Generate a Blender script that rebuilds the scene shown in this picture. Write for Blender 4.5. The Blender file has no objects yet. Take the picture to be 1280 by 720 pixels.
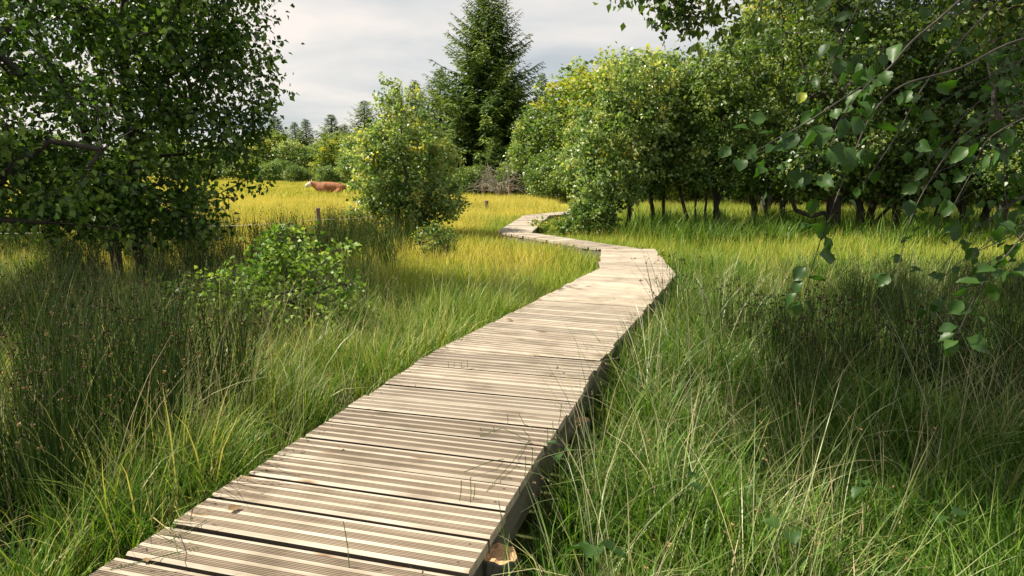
import bpy, bmesh, math, random
import numpy as np
from mathutils import Vector, Matrix, Euler
R = np.random.default_rng(7)
random.seed(7)
sc = bpy.context.scene
col = sc.collection

# ------------------------------------------------------------------ camera
F, HOR, CZ = 870.0, 212.0, 1.5
TH = math.atan((360-HOR)/F)
cam_d = bpy.data.cameras.new('camera'); cam = bpy.data.objects.new('camera', cam_d); col.objects.link(cam)
cam_d.sensor_width = 36; cam_d.lens = F*36/1280; cam_d.clip_start = .05; cam_d.clip_end = 3000
cam.location = (0, 0, CZ); cam.rotation_euler = (math.pi/2-TH, 0, 0)
sc.camera = cam
# ------------------------------------------------------------------ world
EL = math.radians(52); AZ = math.atan2(-.98, .16)
TO_SUN = Vector((math.sin(AZ)*math.cos(EL), math.cos(AZ)*math.cos(EL), math.sin(EL)))
w = bpy.data.worlds.new("World"); sc.world = w; w.use_nodes = True
nt = w.node_tree; nt.nodes.clear(); N = nt.nodes.new; Lk = nt.links.new
out = N('ShaderNodeOutputWorld'); bg = N('ShaderNodeBackground'); bg.inputs[1].default_value = .1
sky = N('ShaderNodeTexSky'); sky.sky_type = 'NISHITA'; sky.sun_disc = False; sky.sun_elevation = EL; sky.sun_rotation = AZ
tc = N('ShaderNodeTexCoord'); sep = N('ShaderNodeSeparateXYZ'); Lk(tc.outputs['Generated'], sep.inputs[0])
mz = N('ShaderNodeMath'); mz.operation = 'MAXIMUM'; Lk(sep.outputs[2], mz.inputs[0]); mz.inputs[1].default_value = 0.0
ad = N('ShaderNodeMath'); ad.operation = 'ADD'; Lk(mz.outputs[0], ad.inputs[0]); ad.inputs[1].default_value = .13
dv = N('ShaderNodeVectorMath'); dv.operation = 'DIVIDE'; cb = N('ShaderNodeCombineXYZ')
for i in range(3): Lk(ad.outputs[0], cb.inputs[i])
Lk(tc.outputs['Generated'], dv.inputs[0]); Lk(cb.outputs[0], dv.inputs[1])
n1 = N('ShaderNodeTexNoise'); n1.inputs['Scale'].default_value = .7; n1.inputs['Detail'].default_value = 7; n1.inputs['Roughness'].default_value = .5; n1.inputs['Distortion'].default_value = .35
mp = N('ShaderNodeMapping'); mp.inputs['Location'].default_value = (6.4, 2.9, 0); mp.inputs['Scale'].default_value = (1, 1, .2)
Lk(dv.outputs[0], mp.inputs[0]); Lk(mp.outputs[0], n1.inputs['Vector'])
rp = N('ShaderNodeValToRGB'); Lk(n1.outputs[0], rp.inputs[0])
e = rp.color_ramp.elements; e[0].position = .36; e[0].color = (2.9, 3.15, 3.3, 1); e[1].position = .60; e[1].color = (5.3, 4.85, 4.45, 1)
x = e.new(.47); x.color = (4.0, 4.0, 3.9, 1)
mx = N('ShaderNodeMix'); mx.data_type = 'RGBA'; mx.inputs[0].default_value = .95
Lk(sky.outputs[0], mx.inputs[6]); Lk(rp.outputs[0], mx.inputs[7]); Lk(mx.outputs[2], bg.inputs[0]); Lk(bg.outputs[0], out.inputs[0])
# ------------------------------------------------------------------ sun, exposure
sd = bpy.data.lights.new('sun', 'SUN'); sd.energy = 5.0; sd.angle = math.radians(.6); sd.color = (1, .92, .76)
so = bpy.data.objects.new('sun', sd); col.objects.link(so); so.rotation_euler = TO_SUN.to_track_quat('Z', 'Y').to_euler(); so.location = (-30, 5, 38)
sc.view_settings.view_transform = 'Standard'; sc.view_settings.look = 'None'; sc.view_settings.exposure = .93; sc.view_settings.gamma = 1
sc.cycles.max_bounces = 7; sc.cycles.diffuse_bounces = 3; sc.cycles.glossy_bounces = 2; sc.cycles.transmission_bounces = 4
sc.cycles.use_denoising = True; sc.cycles.sample_clamp_indirect = 6

# ------------------------------------------------------------------ helpers
def P(px, py, dep):
    """world point at a depth along the view axis"""
    u = (px-640)/F; v = (py-360)/F
    return Vector((u*dep, (math.cos(TH)-v*math.sin(TH))*dep, CZ+(-math.sin(TH)-v*math.cos(TH))*dep))
def at(px, py, z=0.0):
    u = (px-640)/F; v = (py-360)/F
    d = (u, math.cos(TH)-v*math.sin(TH), -math.sin(TH)-v*math.cos(TH)); t = (z-CZ)/d[2]
    return Vector((d[0]*t, d[1]*t, z))
def gx(px, y, z=0.0):
    """x of the picture column px for a point at distance y, height z"""
    dep = y*math.cos(TH)-(z-CZ)*math.sin(TH)
    return (px-640)/F*dep

def node_mat(name):
    m = bpy.data.materials.new(name); m.use_nodes = True; t = m.node_tree; t.nodes.clear()
    return m, t, t.nodes.new, t.links.new
def ramp(t, stops):
    r = t.nodes.new('ShaderNodeValToRGB'); e = r.color_ramp.elements
    while len(e) < len(stops): e.new(.5)
    for k, (p, c) in enumerate(stops): e[k].position = p; e[k].color = (*c, 1)
    return r
def leaf_mat(name, stops, trans=.35, rough=.45, tcol=(1.25, 1.3, .5), noise=.25, nscale=3.0, spec=.25):
    """foliage: colour from the per-leaf tone, varied by world-space noise; part of the light passes through"""
    m, t, N, L = node_mat(name)
    a = N('ShaderNodeAttribute'); a.attribute_name = 'tone'
    g = N('ShaderNodeNewGeometry'); n = N('ShaderNodeTexNoise'); n.inputs['Scale'].default_value = nscale; n.inputs['Detail'].default_value = 3
    L(g.outputs['Position'], n.inputs['Vector'])
    s = N('ShaderNodeMath'); s.operation = 'MULTIPLY_ADD'; L(n.outputs[0], s.inputs[0]); s.inputs[1].default_value = noise*2; L(a.outputs['Fac'], s.inputs[2])
    s2 = N('ShaderNodeMath'); s2.operation = 'SUBTRACT'; L(s.outputs[0], s2.inputs[0]); s2.inputs[1].default_value = noise
    r = ramp(t, stops); L(s2.outputs[0], r.inputs[0])
    b = N('ShaderNodeBsdfPrincipled'); b.inputs['Roughness'].default_value = rough; b.inputs['Specular IOR Level'].default_value = spec
    L(r.outputs[0], b.inputs['Base Color'])
    tr = N('ShaderNodeBsdfTranslucent'); mu = N('ShaderNodeMix'); mu.data_type = 'RGBA'; mu.blend_type = 'MULTIPLY'; mu.inputs[0].default_value = 1
    L(r.outputs[0], mu.inputs[6]); mu.inputs[7].default_value = (*tcol, 1); L(mu.outputs[2], tr.inputs[0])
    ms = N('ShaderNodeMixShader'); ms.inputs[0].default_value = trans; L(b.outputs[0], ms.inputs[1]); L(tr.outputs[0], ms.inputs[2])
    o = N('ShaderNodeOutputMaterial'); L(ms.outputs[0], o.inputs[0]); return m
def bark_mat(name, c1, c2, scale=14, bump=.5):
    m, t, N, L = node_mat(name)
    g = N('ShaderNodeTexCoord'); mp = N('ShaderNodeMapping'); mp.inputs['Scale'].default_value = (1, 1, .3); L(g.outputs['Object'], mp.inputs[0])
    n = N('ShaderNodeTexNoise'); n.inputs['Scale'].default_value = scale; n.inputs['Detail'].default_value = 6; n.inputs['Roughness'].default_value = .65; L(mp.outputs[0], n.inputs['Vector'])
    r = ramp(t, [(.35, c1), (.65, c2)]); L(n.outputs[0], r.inputs[0])
    b = N('ShaderNodeBsdfPrincipled'); b.inputs['Roughness'].default_value = .9; L(r.outputs[0], b.inputs['Base Color'])
    bu = N('ShaderNodeBump'); bu.inputs['Strength'].default_value = bump; bu.inputs['Distance'].default_value = .02; L(n.outputs[0], bu.inputs['Height']); L(bu.outputs[0], b.inputs['Normal'])
    o = N('ShaderNodeOutputMaterial'); L(b.outputs[0], o.inputs[0]); return m

def np_mesh(name, V, Fs, tone=None, mats=(), midx=None, smooth=False):
    """V (n,3); Fs list of (k, array(m,k))"""
    me = bpy.data.meshes.new(name); V = np.asarray(V, np.float32)
    me.vertices.add(len(V)); me.vertices.foreach_set('co', V.ravel())
    loops = np.concatenate([f.ravel() for f in Fs]).astype(np.int32)
    tot = np.concatenate([np.full(len(f), f.shape[1], np.int32) for f in Fs])
    st = np.concatenate([[0], np.cumsum(tot)[:-1]]).astype(np.int32)
    me.loops.add(len(loops)); me.loops.foreach_set('vertex_index', loops)
    me.polygons.add(len(tot)); me.polygons.foreach_set('loop_start', st); me.polygons.foreach_set('loop_total', tot)
    if midx is not None: me.polygons.foreach_set('material_index', np.asarray(midx, np.int32))
    if smooth: me.polygons.foreach_set('use_smooth', np.ones(len(tot), bool))
    for m in mats: me.materials.append(m)
    if tone is not None:
        a = me.attributes.new('tone', 'FLOAT', 'POINT'); a.data.foreach_set('value', np.asarray(tone, np.float32))
    me.update(calc_edges=True); return me
class Geo:
    """collects chunks of quads / tris into one mesh"""
    def __init__(s): s.V = []; s.F = []; s.T = []; s.M = []; s.n = 0
    def add(s, V, F, tone, mi=0):
        V = np.asarray(V, float).reshape(-1, 3); F = np.asarray(F, int)
        s.V.append(V); s.F.append(F+s.n); s.T.append(np.broadcast_to(np.asarray(tone, float), (len(V),)).copy()); s.M.append(np.full(len(F), mi)); s.n += len(V)
    def mesh(s, name, mats, smooth=False):
        return np_mesh(name, np.concatenate(s.V), s.F, np.concatenate(s.T), mats, np.concatenate(s.M), smooth)
def ob(name, me, parent=None, loc=None, label=None, cat=None, group=None, kind=None):
    o = bpy.data.objects.new(name, me); col.objects.link(o)
    if parent: o.parent = parent
    if loc is not None: o.location = loc
    return tag(o, label, cat, group, kind)
def tag(o, label=None, cat=None, group=None, kind=None):
    if label: o['label'] = label
    if cat: o['category'] = cat
    if group: o['group'] = group
    if kind: o['kind'] = kind
    return o
def copy_thing(root, loc, rz=0, sc_=1, label=None, group=None):
    r = root.copy(); col.objects.link(r); r.location = loc; r.rotation_euler = (0, 0, rz); r.scale = (sc_, sc_, sc_) if not hasattr(sc_, '__len__') else sc_
    if label: r['label'] = label
    if group: r['group'] = group
    for ch in list(root.children):
        c = ch.copy(); col.objects.link(c); c.parent = r
        for g in ch.children:
            d = g.copy(); col.objects.link(d); d.parent = c
    return r
def norm(a): return a/np.maximum(np.linalg.norm(a, axis=-1, keepdims=True), 1e-9)

def tubes(g, A, B, ra, rb, sides, tone=.5, mi=0):
    """frustums between points A and B"""
    A = np.asarray(A, float); B = np.asarray(B, float); n = len(A)
    if not n: return
    d = norm(B-A); up = np.where(np.abs(d[:, 2:3]) > .9, [[1., 0, 0]], [[0, 0, 1.]]); u = norm(np.cross(d, up)); v = np.cross(d, u)
    an = np.arange(sides)/sides*2*np.pi; c = np.cos(an)[None, :, None]; s = np.sin(an)[None, :, None]
    ring = u[:, None]*c+v[:, None]*s
    ra = np.broadcast_to(ra, (n,)); rb = np.broadcast_to(rb, (n,))
    V = np.concatenate([A[:, None]+ring*ra[:, None, None], B[:, None]+ring*rb[:, None, None]], 1)
    b = np.arange(n)[:, None]*2*sides; k = np.arange(sides)[None]; k2 = (k+1) % sides
    Fq = np.stack([b+k, b+k2, b+k2+sides, b+k+sides], -1).reshape(-1, 4)
    g.add(V, Fq, tone, mi)

def leaves(g, C, D, Nn, L, W, tone, mi=0, fold=.25):
    """diamond leaves: base C, direction D, normal Nn"""
    D = norm(D); S = norm(np.cross(D, Nn)); U = np.cross(S, D); n = len(C)
    L = np.broadcast_to(L, (n,))[:, None]; W = np.broadcast_to(W, (n,))[:, None]
    mid = C+D*L*.42
    V = np.stack([C, mid+S*W*.5+U*W*fold, C+D*L-U*L*.12, mid-S*W*.5+U*W*fold], 1)
    b = np.arange(n)[:, None]*4
    g.add(V, b+np.array([[0, 1, 2, 3]]), np.repeat(np.broadcast_to(tone, (n,)), 4), mi)

# ------------------------------------------------------------------ materials
M = {}
M['bark_dark'] = bark_mat('dark_bark', (.02, .016, .013), (.07, .058, .048))
M['bark_grey'] = bark_mat('grey_bark', (.05, .043, .036), (.20, .18, .155))
M['leaf_left'] = leaf_mat('left_tree_leaf', [(0, (.025, .065, .012)), (.5, (.08, .16, .025)), (1, (.21, .31, .06))], .36, .36, spec=.4)
M['leaf_birch'] = leaf_mat('birch_leaf', [(0, (.04, .10, .02)), (.42, (.19, .29, .085)), (.8, (.40, .47, .20)), (1, (.58, .52, .10))], .4, .36, spec=.45)
M['leaf_mid'] = leaf_mat('mid_leaf', [(0, (.035, .09, .018)), (.5, (.14, .225, .055)), (1, (.34, .40, .12))], .4, .4, spec=.4)
M['leaf_yellow'] = leaf_mat('yellowing_leaf', [(0, (.05, .11, .02)), (.5, (.20, .28, .06)), (1, (.50, .45, .07))], .42, .42)
M['leaf_right'] = leaf_mat('right_tree_leaf', [(0, (.03, .07, .014)), (.5, (.10, .165, .035)), (1, (.28, .33, .09))], .4, .38, spec=.45)
M['leaf_shrub'] = leaf_mat('shrub_leaf', [(0, (.06, .14, .02)), (.5, (.19, .32, .05)), (1, (.42, .50, .15))], .35, .45)
M['needle'] = leaf_mat('spruce_needle', [(0, (.03, .075, .018)), (.5, (.10, .17, .035)), (1, (.28, .34, .06))], .2, .6)
M['dead'] = leaf_mat('dead_twig', [(0, (.16, .13, .10)), (1, (.34, .30, .25))], .05, .9, (1, 1, 1))
M['leaf_fore'] = leaf_mat('foreground_leaf', [(0, (.018, .05, .012)), (.6, (.05, .11, .02)), (1, (.30, .33, .04))], .30, .45, (1.35, 1.7, .4), .1, 40, .35)
M['grass'] = leaf_mat('green_grass', [(0, (.02, .06, .008)), (.35, (.07, .165, .018)), (.65, (.15, .27, .035)), (.86, (.34, .38, .10)), (1, (.56, .48, .22))], .3, .45, (1.2, 1.25, .4), .22, 1.3)
M['grass_lush'] = leaf_mat('lush_grass', [(0, (.022, .065, .008)), (.45, (.07, .16, .016)), (.8, (.15, .25, .035)), (1, (.33, .34, .12))], .32, .42, (1.2, 1.3, .4), .18, 1.5)
M['stalk'] = leaf_mat('pale_stalk', [(0, (.12, .19, .06)), (.45, (.30, .34, .16)), (1, (.50, .42, .24))], .12, .38, (1, 1, .6), .2, 2, .5)
M['rush'] = leaf_mat('rush_stem', [(0, (.012, .034, .007)), (.45, (.04, .095, .015)), (.78, (.11, .18, .03)), (1, (.30, .26, .09))], .08, .42, (1, 1, .6), .2, 1.2)
M['rush_dark'] = leaf_mat('dark_rush_stem', [(0, (.010, .028, .006)), (.5, (.028, .065, .012)), (.85, (.09, .14, .03)), (1, (.28, .22, .08))], .08, .4, (1, 1, .6), .2, 1.2)
M['thatch'] = leaf_mat('dead_grass', [(0, (.10, .075, .035)), (.5, (.28, .23, .12)), (1, (.50, .43, .27))], .15, .6, (1, 1, .7), .2, 2)
M['seed'] = leaf_mat('brown_seed_head', [(0, (.10, .06, .03)), (1, (.30, .20, .09))], .05, .9, (1, 1, 1))
M['seed_dark'] = leaf_mat('dark_seed_head', [(0, (.022, .014, .009)), (1, (.09, .055, .028))], .05, .9, (1, 1, 1))
M['meadow'] = leaf_mat('meadow_grass', [(0, (.14, .22, .025)), (.25, (.36, .38, .05)), (.55, (.62, .56, .10)), (1, (.74, .62, .17))], .3, .6, (1.15, 1.1, .6), .55, .22)
M['meadow_green'] = leaf_mat('green_meadow_grass', [(0, (.06, .15, .015)), (.4, (.19, .32, .035)), (.75, (.40, .47, .07)), (1, (.60, .50, .12))], .3, .6, (1.15, 1.15, .5), .3, .45)

def ground_mat():
    m, t, N, L = node_mat('meadow_ground'); g = N('ShaderNodeNewGeometry')
    n = N('ShaderNodeTexNoise'); n.inputs['Scale'].default_value = .5; n.inputs['Detail'].default_value = 8; n.inputs['Roughness'].default_value = .7; L(g.outputs['Position'], n.inputs['Vector'])
    r1 = ramp(t, [(.35, (.035, .055, .014)), (.6, (.07, .07, .025))]); L(n.outputs[0], r1.inputs[0])
    r2 = ramp(t, [(.35, (.16, .20, .035)), (.5, (.30, .28, .05)), (.7, (.42, .34, .06))]); L(n.outputs[0], r2.inputs[0])
    s = N('ShaderNodeSeparateXYZ'); L(g.outputs['Position'], s.inputs[0]); mr = N('ShaderNodeMapRange'); mr.inputs[1].default_value = 8; mr.inputs[2].default_value = 22; L(s.outputs[1], mr.inputs[0])
    mx = N('ShaderNodeMix'); mx.data_type = 'RGBA'; L(mr.outputs[0], mx.inputs[0]); L(r1.outputs[0], mx.inputs[6]); L(r2.outputs[0], mx.inputs[7])
    b = N('ShaderNodeBsdfPrincipled'); b.inputs['Roughness'].default_value = 1; b.inputs['Specular IOR Level'].default_value = .1; L(mx.outputs[2], b.inputs['Base Color'])
    o = N('ShaderNodeOutputMaterial'); L(b.outputs[0], o.inputs[0]); return m
M['ground'] = ground_mat()

def deck_mat(name, light, dark, knots=True, var=.25, grain=55):
    m, t, N, L = node_mat(name)
    tcn = N('ShaderNodeTexCoord'); oi = N('ShaderNodeObjectInfo')
    off = N('ShaderNodeVectorMath'); off.operation = 'MULTIPLY_ADD'; cmb = N('ShaderNodeCombineXYZ')
    for i in range(3): L(oi.outputs['Random'], cmb.inputs[i])
    L(cmb.outputs[0], off.inputs[0]); off.inputs[1].default_value = (37, 53, 71); L(tcn.outputs['Object'], off.inputs[2])
    mp = N('ShaderNodeMapping'); mp.inputs['Scale'].default_value = (1.6, grain, grain*.3); L(off.outputs[0], mp.inputs[0])
    n = N('ShaderNodeTexNoise'); n.inputs['Scale'].default_value = 1; n.inputs['Detail'].default_value = 6; n.inputs['Roughness'].default_value = .6; n.inputs['Distortion'].default_value = .4; L(mp.outputs[0], n.inputs['Vector'])
    n2 = N('ShaderNodeTexNoise'); n2.inputs['Scale'].default_value = 4.5; n2.inputs['Detail'].default_value = 5; L(off.outputs[0], n2.inputs['Vector'])
    r = ramp(t, [(.28, dark), (.46, tuple((a+b)/2 for a, b in zip(light, dark))), (.62, light)]); L(n.outputs[0], r.inputs[0])
    # grey weather stains
    r2 = ramp(t, [(.33, (.60, .58, .54)), (.50, (.92, .91, .90)), (.62, (1, 1, 1))]); L(n2.outputs[0], r2.inputs[0])
    mu = N('ShaderNodeMix'); mu.data_type = 'RGBA'; mu.blend_type = 'MULTIPLY'; mu.inputs[0].default_value = .75; L(r.outputs[0], mu.inputs[6]); L(r2.outputs[0], mu.inputs[7])
    # board-to-board shade
    hs = N('ShaderNodeHueSaturation'); mr = N('ShaderNodeMapRange'); mr.inputs[3].default_value = 1-var; mr.inputs[4].default_value = 1+var*.6
    L(oi.outputs['Random'], mr.inputs[0]); L(mr.outputs[0], hs.inputs['Value']); L(mu.outputs[2], hs.inputs['Color']); colr = hs.outputs[0]
    if knots:
        mk = N('ShaderNodeMapping'); mk.inputs['Scale'].default_value = (3.0, 11, 3); L(off.outputs[0], mk.inputs[0])
        vo = N('ShaderNodeTexVoronoi'); vo.inputs['Scale'].default_value = 1.1; L(mk.outputs[0], vo.inputs['Vector'])
        rk = ramp(t, [(.04, (.22, .13, .08)), (.11, (.66, .54, .42)), (.19, (1, 1, 1))]); L(vo.outputs['Distance'], rk.inputs[0])
        m2 = N('ShaderNodeMix'); m2.data_type = 'RGBA'; m2.blend_type = 'MULTIPLY'; m2.inputs[0].default_value = 1; L(colr, m2.inputs[6]); L(rk.outputs[0], m2.inputs[7]); colr = m2.outputs[2]
    b = N('ShaderNodeBsdfPrincipled'); b.inputs['Roughness'].default_value = .75; L(colr, b.inputs['Base Color'])
    bu = N('ShaderNodeBump'); bu.inputs['Strength'].default_value = .35; bu.inputs['Distance'].default_value = .004; L(n.outputs[0], bu.inputs['Height']); L(bu.outputs[0], b.inputs['Normal'])
    o = N('ShaderNodeOutputMaterial'); L(b.outputs[0], o.inputs[0]); return m
M['plank'] = deck_mat('weathered_decking', (.51, .44, .355), (.30, .24, .18), var=.22, grain=42)
M['beam'] = deck_mat('dark_weathered_beam', (.17, .15, .12), (.06, .05, .04), False)
M['groove'] = deck_mat('dark_groove', (.34, .27, .20), (.19, .145, .105), False)  # grooves of the nearest planks, browner than the plank tops
M['edge'] = deck_mat('gap_shade_plank_edge', (.07, .052, .036), (.03, .022, .016), False)  # plank sides coloured near black: painted shade inside the gaps
M['groove_far'] = deck_mat('far_groove', (.42, .355, .285), (.27, .215, .165), False)  # paler groove colour for planks farther away
def cut_mat():
    m, t, N, L = node_mat('cut_log_end'); tcn = N('ShaderNodeTexCoord'); mp = N('ShaderNodeMapping'); mp.inputs['Scale'].default_value = (1, 1, .02); L(tcn.outputs['Object'], mp.inputs[0])
    wv = N('ShaderNodeTexWave'); wv.wave_type = 'RINGS'; wv.rings_direction = 'Z'; wv.inputs['Scale'].default_value = 28; wv.inputs['Distortion'].default_value = 3; wv.inputs['Detail'].default_value = 2; L(mp.outputs[0], wv.inputs['Vector'])
    r = ramp(t, [(0, (.42, .22, .10)), (1, (.60, .38, .20))]); L(wv.outputs[0], r.inputs[0])
    b = N('ShaderNodeBsdfPrincipled'); b.inputs['Roughness'].default_value = .8; L(r.outputs[0], b.inputs['Base Color']); o = N('ShaderNodeOutputMaterial'); L(b.outputs[0], o.inputs[0]); return m
M['cut'] = cut_mat()
def plain(name, c, rough=.7, sc_=20, var=.3):
    return bark_mat(name, tuple(v*(1-var) for v in c), tuple(v*(1+var) for v in c), sc_, .2)
M['screw'] = plain('rusty_screw', (.06, .045, .035))
M['post_wood'] = plain('old_post_wood', (.22, .15, .11))
M['tape'] = plain('white_fence_tape', (.75, .74, .70), var=.05)

# ------------------------------------------------------------------ ground
def ground_z(x, y):
    return .05*np.sin(x*1.3+.7)*np.cos(y*1.1)+.03*np.sin(x*3.1+y*2.3)
def build_ground():
    ys = np.concatenate([np.linspace(-30, 0, 16), np.linspace(.5, 30, 60), np.geomspace(32, 2500, 40)])
    xs = np.concatenate([-np.geomspace(2500, 22, 30), np.linspace(-20, 20, 81), np.geomspace(22, 2500, 30)])
    X, Y = np.meshgrid(xs, ys); Z = ground_z(X, Y)-.02
    V = np.stack([X, Y, Z], -1).reshape(-1, 3); nx = len(xs); i, j = np.meshgrid(np.arange(len(ys)-1), np.arange(nx-1), indexing='ij'); b = (i*nx+j).ravel()
    me = np_mesh('ground', V, [np.stack([b, b+1, b+nx+1, b+nx], -1)], None, [M['ground']], None, True)
    ob('ground', me, kind='structure')
build_ground()

# ------------------------------------------------------------------ boardwalk
DZ = .30
d1 = np.array([.272, .962])
SEG = [  # left0, left1, right0, right1
    ((-2.32, -1.73), (-.53, 4.51), (-1.245, -1.73), (.59, 4.36)),
    ((-.53, 4.51), (1.07, 8.50), (.59, 4.36), (1.90, 8.00)),
    ((1.07, 8.50), (1.37, 10.62), (1.90, 8.00), (2.20, 10.66)),
    ((1.37, 10.62), (-.30, 13.62), (1.98, 10.66), (.37, 13.45)),
    ((-.30, 13.62), (.32, 18.66), (.37, 13.45), (1.00, 18.55)),
    ((.32, 18.66), (2.60, 21.9), (1.00, 18.55), (3.05, 21.3)),
]
SEGD = []
for (l0, l1, r0, r1) in SEG:
    l0, l1, r0, r1 = map(np.array, (l0, l1, r0, r1)); c0 = (l0+r0)/2; c1 = (l1+r1)/2
    SEGD.append((l0, l1, r0, r1, c0, c1, (c1-c0)/np.linalg.norm(c1-c0)))
def on_deck(x, y, m=0.0):
    """mask of points over the boardwalk grown by m"""
    x = np.asarray(x, float); y = np.asarray(y, float); res = np.zeros(x.shape, bool)
    for (l0, l1, r0, r1, *_r) in SEGD:
        q = [l0, r0, r1, l1]; ins = np.ones(x.shape, bool)
        for k in range(4):
            a = q[k]; b = q[(k+1) % 4]; e = b-a; e = e/np.linalg.norm(e)
            ins &= (e[0]*(y-a[1])-e[1]*(x-a[0])) > -m
        res |= ins
    return res
deck = ob('boardwalk', None, loc=(-.55, 2.5, 0), label='long zigzag wooden boardwalk of grooved pale planks crossing the wet meadow', cat='boardwalk')
def wpart(name, me, loc, rz=0, rx=0, ry=0, parent=deck):
    o = bpy.data.objects.new(name, me); col.objects.link(o); o.parent = parent
    pl = parent.location if parent is deck else Vector((0, 0, 0))
    o.location = Vector(loc)-pl; o.rotation_euler = (rx, ry, rz); return o
def profile(wid, th, detail):
    """(s, z, material) along the plank's top; groups of fine grooves between smooth strips"""
    pts = [(0, -.008)] if detail else [(0, 0)]
    if detail: pts.append((.009, 0))
    if detail == 2:
        k = 3; ng = 5; pitch = .0079; band = ng*pitch; strip = (wid-k*band)/(k+1); s = 0
        for b in range(k):
            s += strip
            for g in range(ng):
                a = s+g*pitch; pts += [(a+.0004, -.001), (a+.0010, -.0055), (a+.0046, -.0055), (a+.0052, -.001)]
            s += band
    elif detail == 1:
        k = 3; band = .034; strip = (wid-k*band)/(k+1); s = 0
        for b in range(k):
            s += strip; pts += [(s, 0), (s+.003, -.003), (s+band-.003, -.003), (s+band, 0)]; s += band
    if detail: pts.append((wid-.006, 0))
    pts.append((wid, -.006 if detail else 0))
    return pts
def build_planks():
    pitch = .2065
    for si, (l0, l1, r0, r1, c0, c1, d) in enumerate(SEGD):
        p = np.array([d[1], -d[0]])  # to the right
        q = [l0, r0, r1, l1]; S = [float(np.dot(v-c0, d)) for v in q]; T = [float(np.dot(v-c0, p)) for v in q]
        def span(s):
            hits = []
            for k in range(4):
                s0, s1 = S[k], S[(k+1) % 4]
                if (s0-s)*(s1-s) <= 0 and abs(s0-s1) > 1e-9: hits.append(T[k]+(s-s0)/(s1-s0)*(T[(k+1) % 4]-T[k]))
            return (min(hits), max(hits)) if len(hits) >= 2 else None
        s = min(S)+.002; smax = max(S)
        while s < smax-.03:
            gap = random.uniform(.021, .031); wid = min(pitch-gap, smax-s-.004)
            mid = c0+d*(s+wid/2); dist = mid[1]
            if wid < .03: break
            det = 2 if dist < 6 else (1 if dist < 12 else 0)
            th = .038; pr = profile(wid, th, det)
            je = random.uniform(-.012, .010); jr = random.uniform(-.012, .010)
            rows = []
            for (a, z) in pr:
                sp = span(min(max(s+a, min(S)+1e-4), smax-1e-4))
                if sp is None or sp[1]-sp[0] < .01: continue
                rows.append((a-wid/2, z, sp[0]+je, sp[1]+jr))
            if len(rows) < 2: s += pitch; continue
            V = []; Fq = []; mi = []
            for (a, z, t0, t1) in rows: V += [(t0, a, z), (t1, a, z)]
            n = len(rows)
            for k in range(n-1):
                Fq.append((2*k, 2*k+1, 2*k+3, 2*k+2)); zz = (rows[k][1], rows[k+1][1]); dw = rows[k+1][0]-rows[k][0]; mi.append(1 if (det and 0 < k < n-2 and (max(zz) < -.002 or (max(zz) < -.0005 and dw < .01))) else 0)
            a0, a1 = rows[0], rows[-1]; b = len(V)
            V += [(a0[2], a0[0], -th), (a0[3], a0[0], -th), (a1[2], a1[0], -th), (a1[3], a1[0], -th)]
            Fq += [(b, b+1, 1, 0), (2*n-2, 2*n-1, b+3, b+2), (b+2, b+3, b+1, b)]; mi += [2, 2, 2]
            me = bpy.data.meshes.new('plank')
            endl = [2*k for k in range(n)]+[b+2, b]; endr = [2*k+1 for k in range(n)][::-1]+[b+1, b+3]
            me.from_pydata(V, [], Fq+[tuple(endl), tuple(endr)]); mi += [0, 0]
            for mm in (M['plank'], M['groove'] if dist < 3.3 else M['groove_far'], M['edge']): me.materials.append(mm)
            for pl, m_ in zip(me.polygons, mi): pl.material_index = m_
            cx = c0+d*(s+wid/2); rz = math.atan2(p[1], p[0])
            wpart('plank', me, (cx[0], cx[1], DZ+random.uniform(-.003, .003)), rz+random.uniform(-.003, .003), random.uniform(-.006, .006), random.uniform(-.002, .002))
            if dist < 9:
                g = Geo()
                for tt in (rows[0][2]+.05, rows[0][3]-.05):
                    for aa in (-wid*.30, wid*.30):
                        a6 = np.arange(7)/7*6.283; rs_ = .0048; cxx = tt+random.uniform(-.006, .006); V6 = np.stack([cxx+rs_*np.cos(a6), aa+rs_*np.sin(a6), np.full(7, .0012)], -1); g.add(np.concatenate([V6, [[cxx, aa, .0002]]]), [[i, (i+1) % 7, 7] for i in range(7)], .5)
                o = wpart('screws', g.mesh('screws', [M['screw']]), (cx[0], cx[1], DZ), rz); o['kind'] = 'stuff'
            s += wid+gap
        # stringers under both edges and the middle
        for f, off in ((0, .035), (.5, 0), (1, -.035)):
            A = l0*(1-f)+r0*f; B = l1*(1-f)+r1*f; e = B-A; Ln = np.linalg.norm(e); e = e/Ln; pe = np.array([e[1], -e[0]]); c = (A+B)/2+pe*off
            me = box_mesh('stringer', Ln-.02, .05, .15, M['beam']); wpart('stringer', me, (c[0], c[1], DZ-.042-.075-si*.002), math.atan2(e[1], e[0]))
def box_mesh(name, lx, ly, lz, mat, bev=.004):
    bm = bmesh.new(); bmesh.ops.create_cube(bm, size=1); bmesh.ops.scale(bm, vec=(lx, ly, lz), verts=bm.verts)
    if bev: bmesh.ops.bevel(bm, geom=bm.edges[:], offset=bev, segments=1, affect='EDGES')
    me = bpy.data.meshes.new(name); bm.to_mesh(me); bm.free(); me.materials.append(mat); return me
build_planks()
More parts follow.
